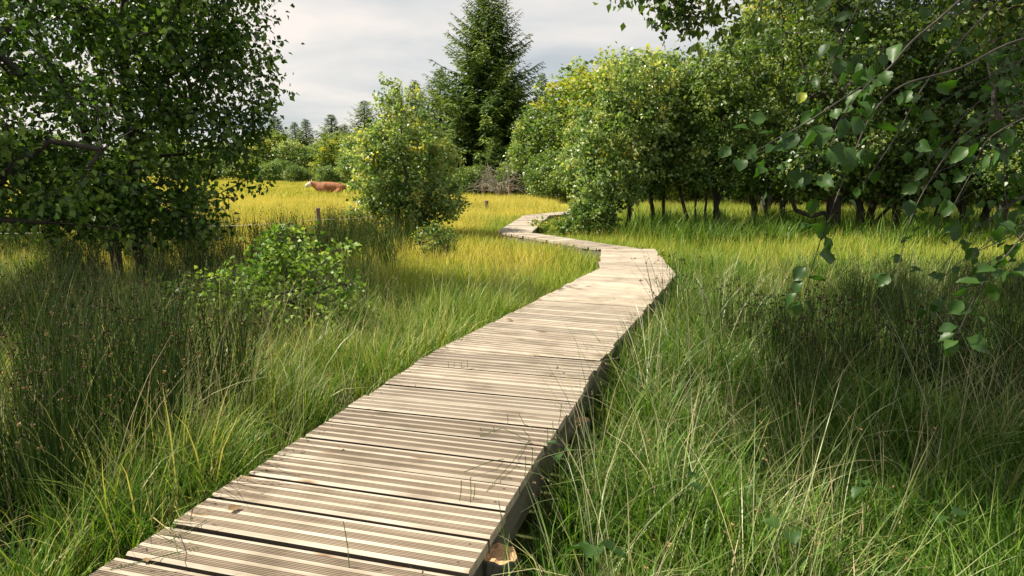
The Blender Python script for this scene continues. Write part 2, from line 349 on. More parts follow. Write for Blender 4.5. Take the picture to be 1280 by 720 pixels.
def log_mesh(r, h, seed):
    rr = random.Random(seed); bm = bmesh.new(); ns = 20; rings = []
    wob = [1+rr.uniform(-.06, .06) for _ in range(ns)]
    for z, k in ((-h, 1.05), (-h*.5, 1.02), (-.006, 1.0), (0, .94), (.0, .5)):
        rings.append([bm.verts.new((r*k*wob[i]*math.cos(i/ns*math.tau), r*k*wob[i]*math.sin(i/ns*math.tau)*.93, z+(.004*math.sin(i*2.1) if k >= .5 and z > -.01 else 0))) for i in range(ns)])
    for a, b in zip(rings, rings[1:]):
        for i in range(ns):
            f = bm.faces.new((a[i], a[(i+1) % ns], b[(i+1) % ns], b[i])); f.material_index = 1 if b is rings[-1] else 0
    f = bm.faces.new(rings[-1]); f.material_index = 1
    me = bpy.data.meshes.new('support_post'); bm.to_mesh(me); bm.free(); me.materials.append(M['bark_grey']); me.materials.append(M['cut']); return me
pc = at(612, 708, .19)
o = wpart('support_post', log_mesh(.066, .35, 1), (pc[0]+.03, pc[1]+.02, .225), .4, .10, .06); o['label'] = 'freshly cut round log post poking out beside the planks'
k = 2
for si in range(0, 5):
    l0, l1, r0, r1, c0, c1, d = SEGD[si]; Ln = np.linalg.norm(c1-c0); n = max(1, int(Ln/1.9))
    for j in range(n):
        t = (j+.75)/n if si else (j+.62)/n
        if t > .98: continue
        for A, B, sg in ((l0, l1, -1), (r0, r1, 1)):
            c = A+(B-A)*t; e = (B-A)/np.linalg.norm(B-A); c = c+np.array([e[1], -e[0]])*sg*.01
            if np.hypot(c[0]-pc[0], c[1]-pc[1]) < .45: continue
            wpart('support_post', log_mesh(.055, .3, k), (c[0], c[1], .17), random.uniform(0, 3)); k += 1

# ------------------------------------------------------------------ grass kit
KIT = {}
def blades(g, n, spread, h0, h1, wid, lean, bend, segs=3, tone0=0, tone1=1, mi=0, square=False, bias=(0, 0), tip=.0, hp=1.6):
    """n ribbons of segs segments"""
    if square: bx = R.uniform(-spread, spread, n); by = R.uniform(-spread, spread, n)
    else:
        rr = spread*np.sqrt(R.uniform(0, 1, n)); a = R.uniform(0, 2*np.pi, n); bx = rr*np.cos(a); by = rr*np.sin(a)
    H = h0+(h1-h0)*R.beta(2, hp, n); az = R.uniform(0, 2*np.pi, n); ln = np.abs(R.normal(0, lean, n)); bd = np.abs(R.normal(bend, bend*.5, n))
    dx = np.cos(az)+bias[0]; dy = np.sin(az)+bias[1]; base = np.stack([bx, by, np.full(n, -.04)], -1)
    t = np.linspace(0, 1, segs+1); ang = (ln[:, None]+bd[:, None]*t[None]**1.5)
    st = H[:, None]/segs
    hx = np.cumsum(np.concatenate([np.zeros((n, 1)), np.sin((ang[:, 1:]+ang[:, :-1])/2)*st], 1), 1); hz = np.cumsum(np.concatenate([np.zeros((n, 1)), np.cos((ang[:, 1:]+ang[:, :-1])/2)*st], 1), 1)
    C = base[:, None]+np.stack([dx[:, None]*hx, dy[:, None]*hx, hz], -1)
    fa = az+R.normal(np.pi/2, .7, n); side = np.stack([np.cos(fa), np.sin(fa), np.zeros(n)], -1)
    wv = wid*R.uniform(.6, 1.3, n)[:, None]*(1-t[None]**2*.9)
    V = np.stack([C-side[:, None]*wv[..., None]/2, C+side[:, None]*wv[..., None]/2], 2)  # n,segs+1,2,3
    b = np.arange(n)[:, None]*(segs+1)*2; k = np.arange(segs)[None]*2
    Fq = np.stack([b+k, b+k+1, b+k+3, b+k+2], -1).reshape(-1, 4)
    tn = R.uniform(tone0, tone1, n)[:, None]+tip*t[None]**2
    g.add(V, Fq, np.repeat(tn.ravel(), 2), mi); return C
def seedheads(g, C, rs, mi, frac=.6, lo=.72, hi=.9, tone=(0, 1), per=3):
    """small lumpy brown clusters to one side near the top of stems"""
    n = len(C); sel = np.where(R.uniform(0, 1, n) < frac)[0]
    if not len(sel): return
    tt = R.uniform(lo, hi, len(sel)); ns = C.shape[1]-1; i0 = np.minimum((tt*ns).astype(int), ns-1); f = (tt*ns-i0)[:, None]
    Pn = C[sel, i0]*(1-f)+C[sel, i0+1]*f
    for _ in range(per):
        c = Pn+R.normal(0, rs*.6, Pn.shape); d = norm(R.normal(0, 1, c.shape)+[0, 0, .4]); nn = norm(R.normal(0, 1, c.shape))
        leaves(g, c, d, nn, rs*R.uniform(1.2, 2.4, len(c)), rs*1.1, R.uniform(*tone, len(c)), mi, .4)
def kit(name, makers, mats):
    c = bpy.data.collections.new(name)
    for k, fn in enumerate(makers):
        g = Geo(); fn(g); o = bpy.data.objects.new(name+'_%02d' % k, g.mesh(name, mats)); c.objects.link(o)
    KIT[name] = (c, len(makers))
def scatter(name, kitname, pts, scl, label, cat=None, tilt=.08):
    c, nv = KIT[kitname]; n = len(pts)
    z = ground_z(pts[:, 0], pts[:, 1]); V = np.stack([pts[:, 0], pts[:, 1], z], -1)
    me = bpy.data.meshes.new(name); me.vertices.add(n); me.vertices.foreach_set('co', V.astype(np.float32).ravel())
    a = me.attributes.new('rot', 'FLOAT_VECTOR', 'POINT'); a.data.foreach_set('vector', np.stack([R.normal(0, tilt, n), R.normal(0, tilt, n), R.uniform(0, 6.283, n)], -1).astype(np.float32).ravel())
    a = me.attributes.new('scl', 'FLOAT', 'POINT'); a.data.foreach_set('value', np.broadcast_to(scl, (n,)).astype(np.float32))
    a = me.attributes.new('var', 'INT', 'POINT'); a.data.foreach_set('value', R.integers(0, nv, n).astype(np.int32))
    o = ob(name, me, label=label, cat=cat, kind='stuff')
    ng = bpy.data.node_groups.new(name, 'GeometryNodeTree')
    ng.interface.new_socket('Geometry', in_out='INPUT', socket_type='NodeSocketGeometry'); ng.interface.new_socket('Geometry', in_out='OUTPUT', socket_type='NodeSocketGeometry')
    A = ng.nodes.new; Lk = ng.links.new
    gi = A('NodeGroupInput'); go = A('NodeGroupOutput'); ip = A('GeometryNodeInstanceOnPoints'); ci = A('GeometryNodeCollectionInfo')
    ci.inputs['Collection'].default_value = c; ci.inputs['Separate Children'].default_value = True; ci.inputs['Reset Children'].default_value = True
    def attr(nm, dt):
        q = A('GeometryNodeInputNamedAttribute'); q.data_type = dt; q.inputs[0].default_value = nm; return [s for s in q.outputs if s.enabled and s.name == 'Attribute'][0]
    Lk(gi.outputs[0], ip.inputs['Points']); Lk(ci.outputs[0], ip.inputs['Instance']); ip.inputs['Pick Instance'].default_value = True
    Lk(attr('var', 'INT'), ip.inputs['Instance Index']); Lk(attr('scl', 'FLOAT'), ip.inputs['Scale'])
    er = A('FunctionNodeEulerToRotation'); Lk(attr('rot', 'FLOAT_VECTOR'), er.inputs[0]); Lk(er.outputs[0], ip.inputs['Rotation'])
    Lk(ip.outputs[0], go.inputs[0])
    md = o.modifiers.new('scatter', 'NODES'); md.node_group = ng
    return o
def k_grass(g):
    blades(g, 34, .10, .22, .60, .0082, .2, .8, 4, 0, .8, 0, tip=.15)
    blades(g, 9, .10, .35, .78, .0055, .2, .9, 4, .6, 1, 0)
def k_lush(g):
    blades(g, 42, .11, .14, .46, .009, .2, .9, 4, 0, .8, 0)
    blades(g, 5, .11, .3, .6, .0055, .3, 1.1, 4, .7, 1, 0)
def k_arch(g):
    blades(g, 13, .06, .7, 1.2, .005, .8, 1.0, 7, 0, 1, 0)
    C = blades(g, 4, .05, .6, .95, .003, .25, .5, 5, .5, 1, 0); seedheads(g, C, .006, 1, 1, .85, 1, (.3, 1.2), 4)
def k_straw(g):
    C = blades(g, 9, .08, .55, .95, .0036, .14, .5, 5, .35, 1, 0); seedheads(g, C, .006, 1, .6, .85, 1, (.3, 1.2), 4)
def k_rush(g):
    C = blades(g, 80, .13, .62, 1.1, .0072, .13, .22, 4, 0, .8, 0, tip=.18); seedheads(g, C, .009, 1, .5, .78, .92, (0, .8), 3)
def k_rush_far(g):
    C = blades(g, 62, .17, .55, 1.15, .0095, .15, .18, 3, 0, .8, 0, tip=.2); seedheads(g, C, .016, 1, .5, .78, .92, (0, .8), 2)
def k_meadow(g):
    blades(g, 380, .5, .16, .42, .011, .2, .7, 2, 0, .9, 0, True)
    blades(g, 40, .5, .3, .55, .009, .15, .4, 2, .7, 1.2, 0, True)
def k_meadow_far(g):
    blades(g, 420, 1.0, .18, .45, .03, .2, .6, 2, 0, .9, 0, True)
def k_meadow_tuft(g): blades(g, 45, .16, .14, .46, .008, .2, .7, 3, 0, 1, 0)
def k_thatch(g): blades(g, 40, .2, .18, .5, .007, .95, .5, 3, 0, 1, 0)
kit('thatch_kit', [k_thatch]*5, [M['thatch']])
kit('meadow_tuft_kit', [k_meadow_tuft]*5, [M['meadow_green']])
kit('grass_kit', [k_grass]*6, [M['grass'], M['seed']])
kit('lush_kit', [k_lush]*6, [M['grass_lush'], M['seed']])
kit('arch_kit', [k_arch]*8, [M['stalk'], M['seed']])
kit('straw_kit', [k_straw]*6, [M['stalk'], M['seed']])
kit('rush_kit', [k_rush]*5, [M['rush_dark'], M['seed_dark']])
kit('rush_far_kit', [k_rush_far]*4, [M['rush'], M['seed_dark']])
kit('meadow_kit', [k_meadow]*5, [M['meadow']])
kit('meadow_green_kit', [k_meadow]*5, [M['meadow_green']])
kit('meadow_far_kit', [k_meadow_far]*5, [M['meadow']])

def field(x0, x1, y0, y1, sp, fn=None, clear=.1, fr=1.15):
    nx = int((x1-x0)/sp)+1; ny = int((y1-y0)/sp)+1
    X, Y = np.meshgrid(x0+np.arange(nx)*sp, y0+np.arange(ny)*sp); X = (X+R.uniform(-.5, .5, X.shape)*sp).ravel(); Y = (Y+R.uniform(-.5, .5, Y.shape)*sp).ravel()
    k = (np.abs(X) < (Y+.6)*.74*fr+.6) & ~on_deck(X, Y, clear)
    if fn is not None: k &= fn(X, Y)
    return np.stack([X[k], Y[k]], -1)
def left_of(X, Y):  # left side of the boardwalk
    cx = np.interp(Y, [-1.7, 4.4, 8.2, 10.6, 13.5, 18.6, 21.6], [-1.7, .04, 1.5, 1.75, .03, .66, 2.8]); return X < cx
def bumps(X, Y, f=1.0, ph=0.): return .5+.25*np.sin(X*1.7*f+ph+np.sin(Y*1.1*f))+.25*np.sin(Y*2.1*f+ph*1.7+np.cos(X*1.3*f))

# ------------------------------------------------------------------ grass areas
CK = [(R.uniform(2.5, 11), R.uniform(0, 6.28), R.uniform(0, 6.28)) for _ in range(9)]
def clump(X, Y):
    v = 0
    for (f, a, ph) in CK: v = v+np.sin(f*(X*math.cos(a)+Y*math.sin(a))+ph+.8*np.sin(.7*f*(Y*math.cos(a)-X*math.sin(a))+ph*2))
    return np.clip(.5+v/9, 0, 1)
U = lambda X: R.uniform(0, 1, X.shape)
def s_of(p, a, b): return R.uniform(a, b, len(p))
p = field(-9, 2, 1.2, 9.0, .105, lambda X, Y: left_of(X, Y) & ((Y < 7.2) | (X < -1.8)) & (clump(X, Y) > .22))
scatter('tall_grass', 'grass_kit', p, s_of(p, .65, 1.0)*(.65+.6*clump(p[:, 0], p[:, 1])), 'tangled green and straw coloured tall grass left of the boardwalk')
p = field(-8, 2, 1.3, 7.5, .26, lambda X, Y: left_of(X, Y) & (bumps(X, Y, 1.3) > .45), .2)
scatter('grass_stalks', 'straw_kit', p, s_of(p, .8, 1.1), 'pale upright seeding stalks among the grass left of the boardwalk')
p = field(-8, 2, 2.6, 7.5, .30, lambda X, Y: left_of(X, Y) & (X < -.9-.1*Y), .55)
scatter('fallen_grass', 'arch_kit', p, s_of(p, .6, .85), 'matted arching pale grass left of the boardwalk')
p = field(-2, 7, 1.2, 9.5, .10, lambda X, Y: ~left_of(X, Y) & (np.hypot(X-pc[0]-.05, Y-pc[1]+.03) > .17) & (clump(X, Y) > .22), .05)
scatter('lush_grass', 'lush_kit', p, s_of(p, .7, 1.15)*(.65+.65*clump(p[:, 0], p[:, 1])), 'lush green grass right of the boardwalk')
p = field(-2, 7, 1.5, 7.5, .27, lambda X, Y: ~left_of(X, Y) & (bumps(X, Y, .9, 1) > .3), .22)
scatter('arching_grass', 'arch_kit', p, s_of(p, .62, .95), 'long thin arching pale stalks drooping over the grass right of the boardwalk')
p = field(-8, 7, 1.3, 7.5, .21, lambda X, Y: clump(X+5, Y+2) > .5, .08)
scatter('dead_grass', 'thatch_kit', p, s_of(p, .6, 1.0), 'flattened straw coloured dead grass lying between the green tufts beside the boardwalk')
# rushes
p = field(-11, -1.2, 6.6, 14, .36, lambda X, Y: left_of(X, Y) & (X < -1.1-.10*(Y-6)) & (clump(X*.5, Y*.5+7) > .42) & ~((X > -3.1) & (Y < 8.2)), .4)
scatter('rushes', 'rush_far_kit', p, s_of(p, .58, .98), 'dense band of dark rushes with brown seed heads behind the leafy shrub')
p = field(-4.8, -1.2, 1.4, 5.4, .24, lambda X, Y: left_of(X, Y) & (X < -1.1-.12*Y) & (clump(X*.7, Y*.7) > np.where(Y < 3.9, .46, .57)), .3)
scatter('near_rushes', 'rush_kit', p, s_of(p, .62, 1.0), 'dark rush stems standing in the grass at the lower left')
p = field(1.2, 8, 3.6, 7.6, .27, lambda X, Y: ~left_of(X, Y) & (X > .35*Y+.25) & (clump(X*.6+3, Y*.6) > .42), .3)
scatter('rush_bed', 'rush_kit', p, s_of(p, .55, .85), 'bed of dark rushes with dotted seed heads along the sunny meadow at the right')
# meadow
p = field(-3, 1.6, 5.4, 9.8, .5, lambda X, Y: left_of(X, Y) & (X > -1.0-.3*(Y-5.6)), .42)
scatter('yellow_green_grass', 'meadow_green_kit', p, s_of(p, .65, .95), 'soft yellow green grass between the leafy shrub and the far half of the boardwalk', tilt=.02)
p = field(-4, 4, 5.2, 24, .15, lambda X, Y: on_deck(X, Y, .8), .08)
scatter('edge_grass', 'meadow_tuft_kit', p, s_of(p, .7, 1.0), 'yellow grass tufts crowding both edges of the far boardwalk', tilt=.1)
p = field(-24, 1.6, 9.3, 34, .55, lambda X, Y: (left_of(X, Y) | (Y > 22)), .42)
scatter('golden_meadow_grass', 'meadow_kit', p, s_of(p, .7, 1.05), 'sunlit golden yellow meadow grass left of the boardwalk', tilt=.02)
p = field(1.2, 26, 7.6, 34, .55, lambda X, Y: ~left_of(X, Y), .45)
scatter('green_meadow_grass', 'meadow_green_kit', p, s_of(p, .7, 1.05), 'bright yellow green meadow grass right of the boardwalk', tilt=.02)
p = field(2.2, 16, 12.6, 17.5, .28, lambda X, Y: clump(X*.4, Y*.4) > .38, .3)
scatter('shade_grass', 'lush_kit', p, s_of(p, 1.3, 2.1), 'darker lush green grass growing round the trunks of the grove')
p = field(-95, 40, 33, 112, 1.5, None, .4)
scatter('distant_meadow_grass', 'meadow_far_kit', p, s_of(p, .8, 1.3), 'far golden meadow reaching to the forest edge', tilt=.02)

# ------------------------------------------------------------------ trees
def skeleton(stems, att, sag=.15, step=.35, jit=.06, rng=None):
    """stems: list of polylines; att: attractor points. Returns nodes, parents, tips"""
    Nn = []; Pn = []
    for st in stems:
        prev = -1
        pts = [np.array(st[0], float)]
        for a, b in zip(st[:-1], st[1:]):
            a = np.array(a, float); b = np.array(b, float); k = max(1, int(np.linalg.norm(b-a)/step))
            for i in range(1, k+1): pts.append(a+(b-a)*i/k+(rng.normal(0, jit*.6, 3) if i < k else 0))
        for q in pts: Nn.append(q); Pn.append(prev); prev = len(Nn)-1
    base = np.array(Nn); d = np.min(np.linalg.norm(att[:, None]-base[None], axis=2), axis=1); att = att[np.argsort(d)]
    X = np.zeros((len(Nn)+len(att)*12, 3)); X[:len(Nn)] = Nn; n = len(Nn); tips = []
    for a in att:
        dd = X[:n]-a; cost = np.linalg.norm(dd, axis=1)+np.maximum(0, X[:n, 2]-a[2]+.1)*.9
        i = int(np.argmin(cost)); L = np.linalg.norm(X[i]-a); k = min(10, max(1, int(L/step))); prev = i; s = X[i].copy()
        for j in range(1, k+1):
            t = j/k; q = s+(a-s)*t; q[2] += sag*L*math.sin(math.pi*t)*.8
            if j < k: q = q+rng.normal(0, jit, 3)
            X[n] = q; Pn.append(prev); prev = n; n += 1
        tips.append(prev)
    return X[:n], np.array(Pn), np.array(tips)
def radii(X, Pn, tip_r, base_r, ex=2.3):
    r = np.full(len(X), 0.); ch = np.zeros(len(X))
    for i in range(len(X)-1, -1, -1):
        v = max(ch[i], tip_r**ex); r[i] = v**(1/ex)
        if Pn[i] >= 0: ch[Pn[i]] += v
    m = r.max()
    if m > 0 and base_r: 
        k = (r-tip_r)/max(m-tip_r, 1e-6); r = tip_r+(base_r-tip_r)*np.clip(k, 0, 1)
    return r
def sample_lobes(lobes, n, rng, inner=.25, zmin=.2):
    wts = np.array([l[6] if len(l) > 6 else l[3]*l[4]*l[5] for l in lobes], float); wts /= wts.sum(); outp = []
    while len(outp) < n:
        l = lobes[rng.choice(len(lobes), p=wts)]; v = norm(rng.normal(0, 1, 3)); rr = rng.uniform(inner, 1)**(1/2.2)
        q = np.array(l[:3])+v*rr*np.array(l[3:6])
        if q[2] > zmin: outp.append(q)
    return np.array(outp)
def make_tree(name, loc, label, cat, stems, lobes, ncl, nleaf, lsize, leafm, barkm, seed, group=None, crad=.3, base_r=.08, tip_r=.006, sag=.12, zmin=.3, droop=.4, step=.35, inner=.25, tone_c=.26, top_yellow=0., flat=.7, twigs=True, rmin_tube=.0, parent_name='trunk'):
    rng = np.random.default_rng(seed); root = ob(name, None, loc=loc, label=label, cat=cat, group=group)
    att = sample_lobes(lobes, ncl, rng, inner, zmin)
    X, Pn, tips = skeleton(stems, att, sag, step, step*.16, rng); r = radii(X, Pn, tip_r, base_r)
    e = np.where(Pn >= 0)[0]; pa = Pn[e]
    g = Geo(); big = r[e] > .018
    if big.any(): tubes(g, X[pa[big]], X[e[big]], r[pa[big]]*.98, r[e[big]], 7)
    small = ~big & (r[e] > rmin_tube)
    tubes(g, X[pa[small]], X[e[small]], np.minimum(r[pa[small]], r[e[small]]*1.4), r[e[small]], 4)
    ob(parent_name, g.mesh('trunk', [barkm], True), root)
    # leaves
    g = Geo(); cen = X[tips]; cdir = norm(cen-X[Pn[tips]]); n = len(cen)*nleaf
    ci = np.repeat(np.arange(len(cen)), nleaf)
    off = norm(rng.normal(0, 1, (n, 3)))*(rng.uniform(0, 1, (n, 1))**.6)*crad*rng.uniform(.7, 1.3, len(cen))[ci][:, None]*[1, 1, flat]
    off += cdir[ci]*rng.uniform(-.5, .9, (n, 1))*crad; off[:, 2] -= droop*np.abs(rng.normal(0, 1, n))*crad*.5
    Pp = cen[ci]+off
    D = norm(norm(off)*.6+rng.normal(0, .6, (n, 3))+[0, 0, -droop]); Nm = norm(rng.normal(0, .6, (n, 3))+norm(off)*.75+[0, 0, .55])
    ctone = rng.normal(0, tone_c, len(cen))
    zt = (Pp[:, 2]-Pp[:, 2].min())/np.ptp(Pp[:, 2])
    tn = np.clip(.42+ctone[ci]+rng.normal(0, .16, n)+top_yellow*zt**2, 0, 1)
    L = lsize*rng.uniform(.65, 1.25, n)
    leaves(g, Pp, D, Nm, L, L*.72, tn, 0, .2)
    if twigs:
        k = rng.choice(n, min(n, len(cen)*4), replace=False); tubes(g, cen[ci[k]], Pp[k], tip_r*.5, tip_r*.35, 3, .5, 1)
    ob('crown', g.mesh('crown', [leafm, barkm]), root)
    return root

# --- near left tree
LT = (-4.45, 8.2, 0)
make_tree('leafy_tree', LT, 'dense dark leafy tree whose low crown fills the upper left beside the golden meadow', 'tree',
    [[(0, 0, -.1), (.05, 0, 1.2), (0, .1, 2.4), (.15, 0, 3.2), (.1, 0, 4.2)], [(-.3, .1, -.1), (-.45, .1, 1.5), (-.9, .1, 2.8), (-1.1, .2, 3.8)]],
    [(0, 0, 3.5, 1.5, 1.3, 1.0), (.1, 0, 2.6, 1.25, 1.2, 1.0), (.3, 0, 1.5, 1.2, 1.0, .8, 1.0), (.85, 0, 2.3, .7, .8, .9, 1.4), (-.5, -.5, 1.25, .8, .5, .45, 1.1), (.35, -.6, 1.0, .8, .4, .35, .7), (-.9, 0, 3.1, 1.5, 1.1, 1.2), (-1.0, .1, 1.7, 1.1, 1.0, .8), (.85, 0, 3.2, .75, .9, .9), (1.15, -.2, 3.7, .75, .7, .55, .8)],
    620, 52, .066, M['leaf_left'], M['bark_dark'], 11, crad=.24, base_r=.07, tip_r=.005, zmin=.75, droop=.5, step=.28)
bpy.data.objects['leafy_tree'].scale = (1.1, 1.1, 1.1)
# --- tree just outside the left edge whose limb reaches in
make_tree('leafy_tree', (-7.3, 6.2, 0), 'shadowed tree at the left edge with a thick bare limb reaching into the rushes', 'tree',
    [[(0, 0, -.1), (.1, 0, 1.5), (-.1, 0, 3.0), (0, .1, 4.6)], [(0, 0, .25), (1.3, .0, .5), (2.1, .1, .85), (2.6, .15, 1.05), (3.0, .25, 1.02), (3.6, .4, .95)], [(.1, 0, 1.8), (1.8, .2, 2.2), (2.6, .3, 2.6)], [(.1, 0, 1.7), (.8, -1.6, 2.9), (1.6, -3.3, 3.5)], [(.1, 0, 1.1), (1.2, .1, 1.42), (2.1, .05, 1.2), (2.7, .1, 1.4), (3.2, .1, 1.75), (3.6, .2, 1.68), (3.9, .2, 1.85)]],
    [(0, 0, 3.4, 2.1, 1.5, 1.2), (1.4, .3, 2.9, 1.5, 1.1, .9), (2.5, .2, 2.1, 1.1, .8, .5), (2.9, .2, 1.3, .9, .6, .3, .45), (2.0, 0, 1.5, .8, .6, .4, .45), (1.7, -3.4, 3.5, 1.0, 1.0, .9, 3.2)],  # last lobe and its limb are added out of view to shade the lower left
    520, 60, .07, M['leaf_left'], M['bark_dark'], 12, crad=.28, base_r=.14, tip_r=.006, zmin=.85, droop=.5)
# --- mid bush
y = 14.2; x0 = gx(508, y)
make_tree('young_birch', (x0, y, 0), 'young bushy birch leafy to the ground, standing alone in the meadow near the cow', 'tree',
    [[(0, 0, -.1), (.02, 0, 1.2), (-.05, 0, 2.3), (0, 0, 3.1)], [(.1, 0, -.1), (.35, 0, 1.1), (.55, 0, 2.0)], [(-.1, 0, -.1), (-.35, 0, 1.0), (-.5, 0, 1.9)]],
    [(0, 0, 1.5, 1.12, 1.0, .85), (-.1, 0, 2.1, .85, .8, .75), (-.05, 0, 2.75, .42, .45, .45), (.25, 0, .95, 1.0, .8, .5), (-.2, 0, .7, 1.0, .8, .4, .5), (-.25, 0, 3.0, .2, .2, .3, .06)],
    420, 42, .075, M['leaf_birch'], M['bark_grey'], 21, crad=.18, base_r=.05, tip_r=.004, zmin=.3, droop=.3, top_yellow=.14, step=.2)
# --- birches by the path
y = 14.9
make_tree('birch_tree', (gx(762, y), y, 0), 'pale green birch leaning over the bend of the boardwalk on thin stems', 'tree',
    [[(0, 0, -.1), (.1, 0, 1.0), (.1, 0, 2.4), (.3, 0, 3.7)], [(.35, .1, -.1), (.4, .1, 1.0), (.6, 0, 2.8)], [(-.15, .1, -.1), (-.5, 0, .9), (-.3, 0, 2)]],
    [(.1, 0, 1.55, 1.0, .9, .8), (.25, 0, 2.4, .95, .9, .9), (.45, 0, 3.2, .8, .8, .75), (-.35, 0, 1.0, .55, .6, .5)],
    400, 40, .08, M['leaf_birch'], M['bark_dark'], 22, crad=.19, base_r=.048, tip_r=.004, zmin=.55, droop=.35, top_yellow=.16, step=.22)
y = 15.8
make_tree('birch_tree', (gx(815, y), y, 0), 'second pale birch joined to the one at the bend, to its right', 'tree',
    [[(0, 0, -.1), (-.05, 0, 1.0), (.1, 0, 2.4), (.2, 0, 3.9)], [(.3, .1, -.1), (.2, .1, 1.2), (.5, 0, 2.8)]],
    [(.1, 0, 1.7, .95, .9, .8), (.15, 0, 2.6, 1.0, .9, .95), (.1, 0, 3.5, .75, .8, .7)],
    360, 40, .085, M['leaf_birch'], M['bark_dark'], 23, crad=.2, base_r=.048, tip_r=.004, zmin=.75, droop=.35, top_yellow=.16, step=.22)
# --- multi-stemmed tree
y = 15.2
make_tree('multi_stemmed_tree', (gx(890, y), y, 0), 'tree on five thin slanting stems fanning out of the grass right of the birches', 'tree',
    [[(-.35+.16*k, .1*(k % 2), -.05), (-.62+.22*k, 0, .62), (-.8+.34*k, 0, 1.3), (-.7+.4*k, 0, 2.4)] for k in range(4)]+[[(.42, 0, -.05), (.1, 0, .5), (-.05, 0, 1.3), (.1, 0, 3.6)]],
    [(-.1, 0, 1.75, 1.2, 1.0, .75), (0, 0, 2.6, 1.15, 1.0, .9), (.1, 0, 3.4, .85, .8, .75)],
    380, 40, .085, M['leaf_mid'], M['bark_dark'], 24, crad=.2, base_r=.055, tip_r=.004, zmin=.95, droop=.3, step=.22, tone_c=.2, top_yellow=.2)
# --- right-hand grove
rg = [(962, 17.4, 'thick dark trunk cluster, left one of the grove beyond the green meadow', [(-.35, 0), (-.05, .1), (.3, 0)], 7.0, 'leaf_right', .08),
      (1042, 14.6, 'tree on a stout dark trunk with a knotted low branch, mid grove', [(0, 0)], 7.2, 'leaf_right', .15),
      (1078, 14.9, 'tree with a leaning forked trunk beside the stout one in the grove', [(-.15, 0), (.15, .1)], 6.4, 'leaf_right', .09),
      (1150, 15.2, 'gnarled broad tree with several crowded stems right of the forked trunk', [(-.5, 0), (-.15, .2), (.25, 0), (.6, .1)], 7.0, 'leaf_right', .085),
      (1218, 14.6, 'deeply shaded tree near the right edge of the grove', [(-.3, 0), (.2, .1)], 7.0, 'leaf_right', .085),
      (1300, 13.0, 'dark tree closing the right end of the grove', [(-.6, 0), (0, .1), (.3, 0)], 7.2, 'leaf_right', .12)]
for k, (px, y, lab, ss, H, lm, br) in enumerate(rg):
    x = gx(px, y); rr = random.Random(k+50)
    stems = [[(a, b, -.1), (a*1.2+rr.uniform(-.1, .1), b, .6), (a*1.6+rr.uniform(-.2, .2), b, 1.4), (a*2+rr.uniform(-.3, .3), b, H*.5), (a*1.5, b, H*.85)] for a, b in ss]
    if k == 1: stems.append([(0, -.1, .4), (-.35, -.2, .62), (-.6, -.2, .55), (-.95, -.25, .68), (-1.2, -.25, .62)])
    if k == 2: stems.append([(.1, 0, .25), (.5, 0, .7), (.9, 0, 1.0)])
    zb = .85
    make_tree('grove_tree', (x, y, 0), lab, 'tree', stems,
        [(rr.uniform(-.2, .2), 0, H*.33, 1.5, 1.4, 1.0), (rr.uniform(-.4, .4), 0, H*.55, 1.6, 1.5, 1.2), (.1, 0, H*.78, 1.35, 1.3, 1.2), (rr.uniform(-1, -.6), -.4, 1.5, .7, .6, .45, 2.2), (rr.uniform(.5, .9), -.3, 1.35, .6, .6, .45, 1.8)],
        360, 38, .10, M[lm], M['bark_dark'], 60+k, group='trees of the grove beyond the right meadow', crad=.26, base_r=br, tip_r=.006, zmin=zb, droop=.35, step=.3, tone_c=.2)
# taller yellow-green tree behind the 890 tree
y = 21.
make_tree('tall_tree', (gx(955, y), y, 0), 'tall yellow green tree rising behind the fanned stems, open sky on its left', 'tree',
    [[(0, 0, -.1), (.1, 0, 2), (0, 0, 4), (.2, 0, 7.2)]],
    [(.1, 0, 3.0, 1.8, 1.6, 1.5), (.0, 0, 4.6, 1.7, 1.6, 1.4), (.4, 0, 6.1, 1.4, 1.4, 1.3)], 420, 42, .12, M['leaf_yellow'], M['bark_dark'], 31, crad=.3, base_r=.16, zmin=1.2, top_yellow=.2)
# --- overhanging tree behind the camera that shades the lower right
ovh = make_tree('overhanging_tree', (3.0, -1.2, 0), 'tree at the right edge whose leafy twigs hang close in front of the grove', 'tree',
    [[(0, 0, -.1), (-.1, .1, 1.8), (-.6, 1.0, 3.4), (-1.9, 2.6, 4.5), (-3.0, 4.8, 4.8)], [(-.1, .1, 1.8), (.1, .5, 3.4), (0, 1.0, 5.0)]],
    [(-3.9, 5.15, 4.9, 1.3, 1.2, .7), (-2.5, 5.3, 5.0, 1.4, 1.3, .8), (-1.0, 5.6, 5.0, 1.4, 1.3, .7)], 720, 56, .085, M['leaf_right'], M['bark_dark'], 33, crad=.36, base_r=.16, zmin=3.2)
# --- tree outside the right edge with sprays reaching over the sky gap
make_tree('overhanging_tree', (6.9, 6.2, 0), 'tree outside the right edge with dark sprays hanging into the sky above the birches', 'tree',
    [[(0, 0, -.1), (-.2, 0, 2.0), (-.3, .1, 4.0), (-.2, 0, 6.0)], [(-.3, .1, 3.4), (-2.0, .2, 4.3), (-3.8, .2, 4.4), (-5.25, .2, 3.8)]],
    [(-4.2, .2, 4.5, 1.5, 1.7, 1.0), (-1.8, .2, 4.3, 1.7, 1.7, 1.2), (-.6, 0, 3.4, 1.2, 1.2, 1.0), (-5.35, .1, 3.15, .45, .5, .5, .36), (-5.65, .0, 3.4, .4, .4, .4, .24), (-4.4, .2, 3.5, .6, .5, .4, .4), (-2.2, 0, 2.9, 1.0, .8, .6, 1.2)],
    560, 50, .07, M['leaf_right'], M['bark_dark'], 34, crad=.24, base_r=.13, zmin=2.2, step=.3, droop=.6)

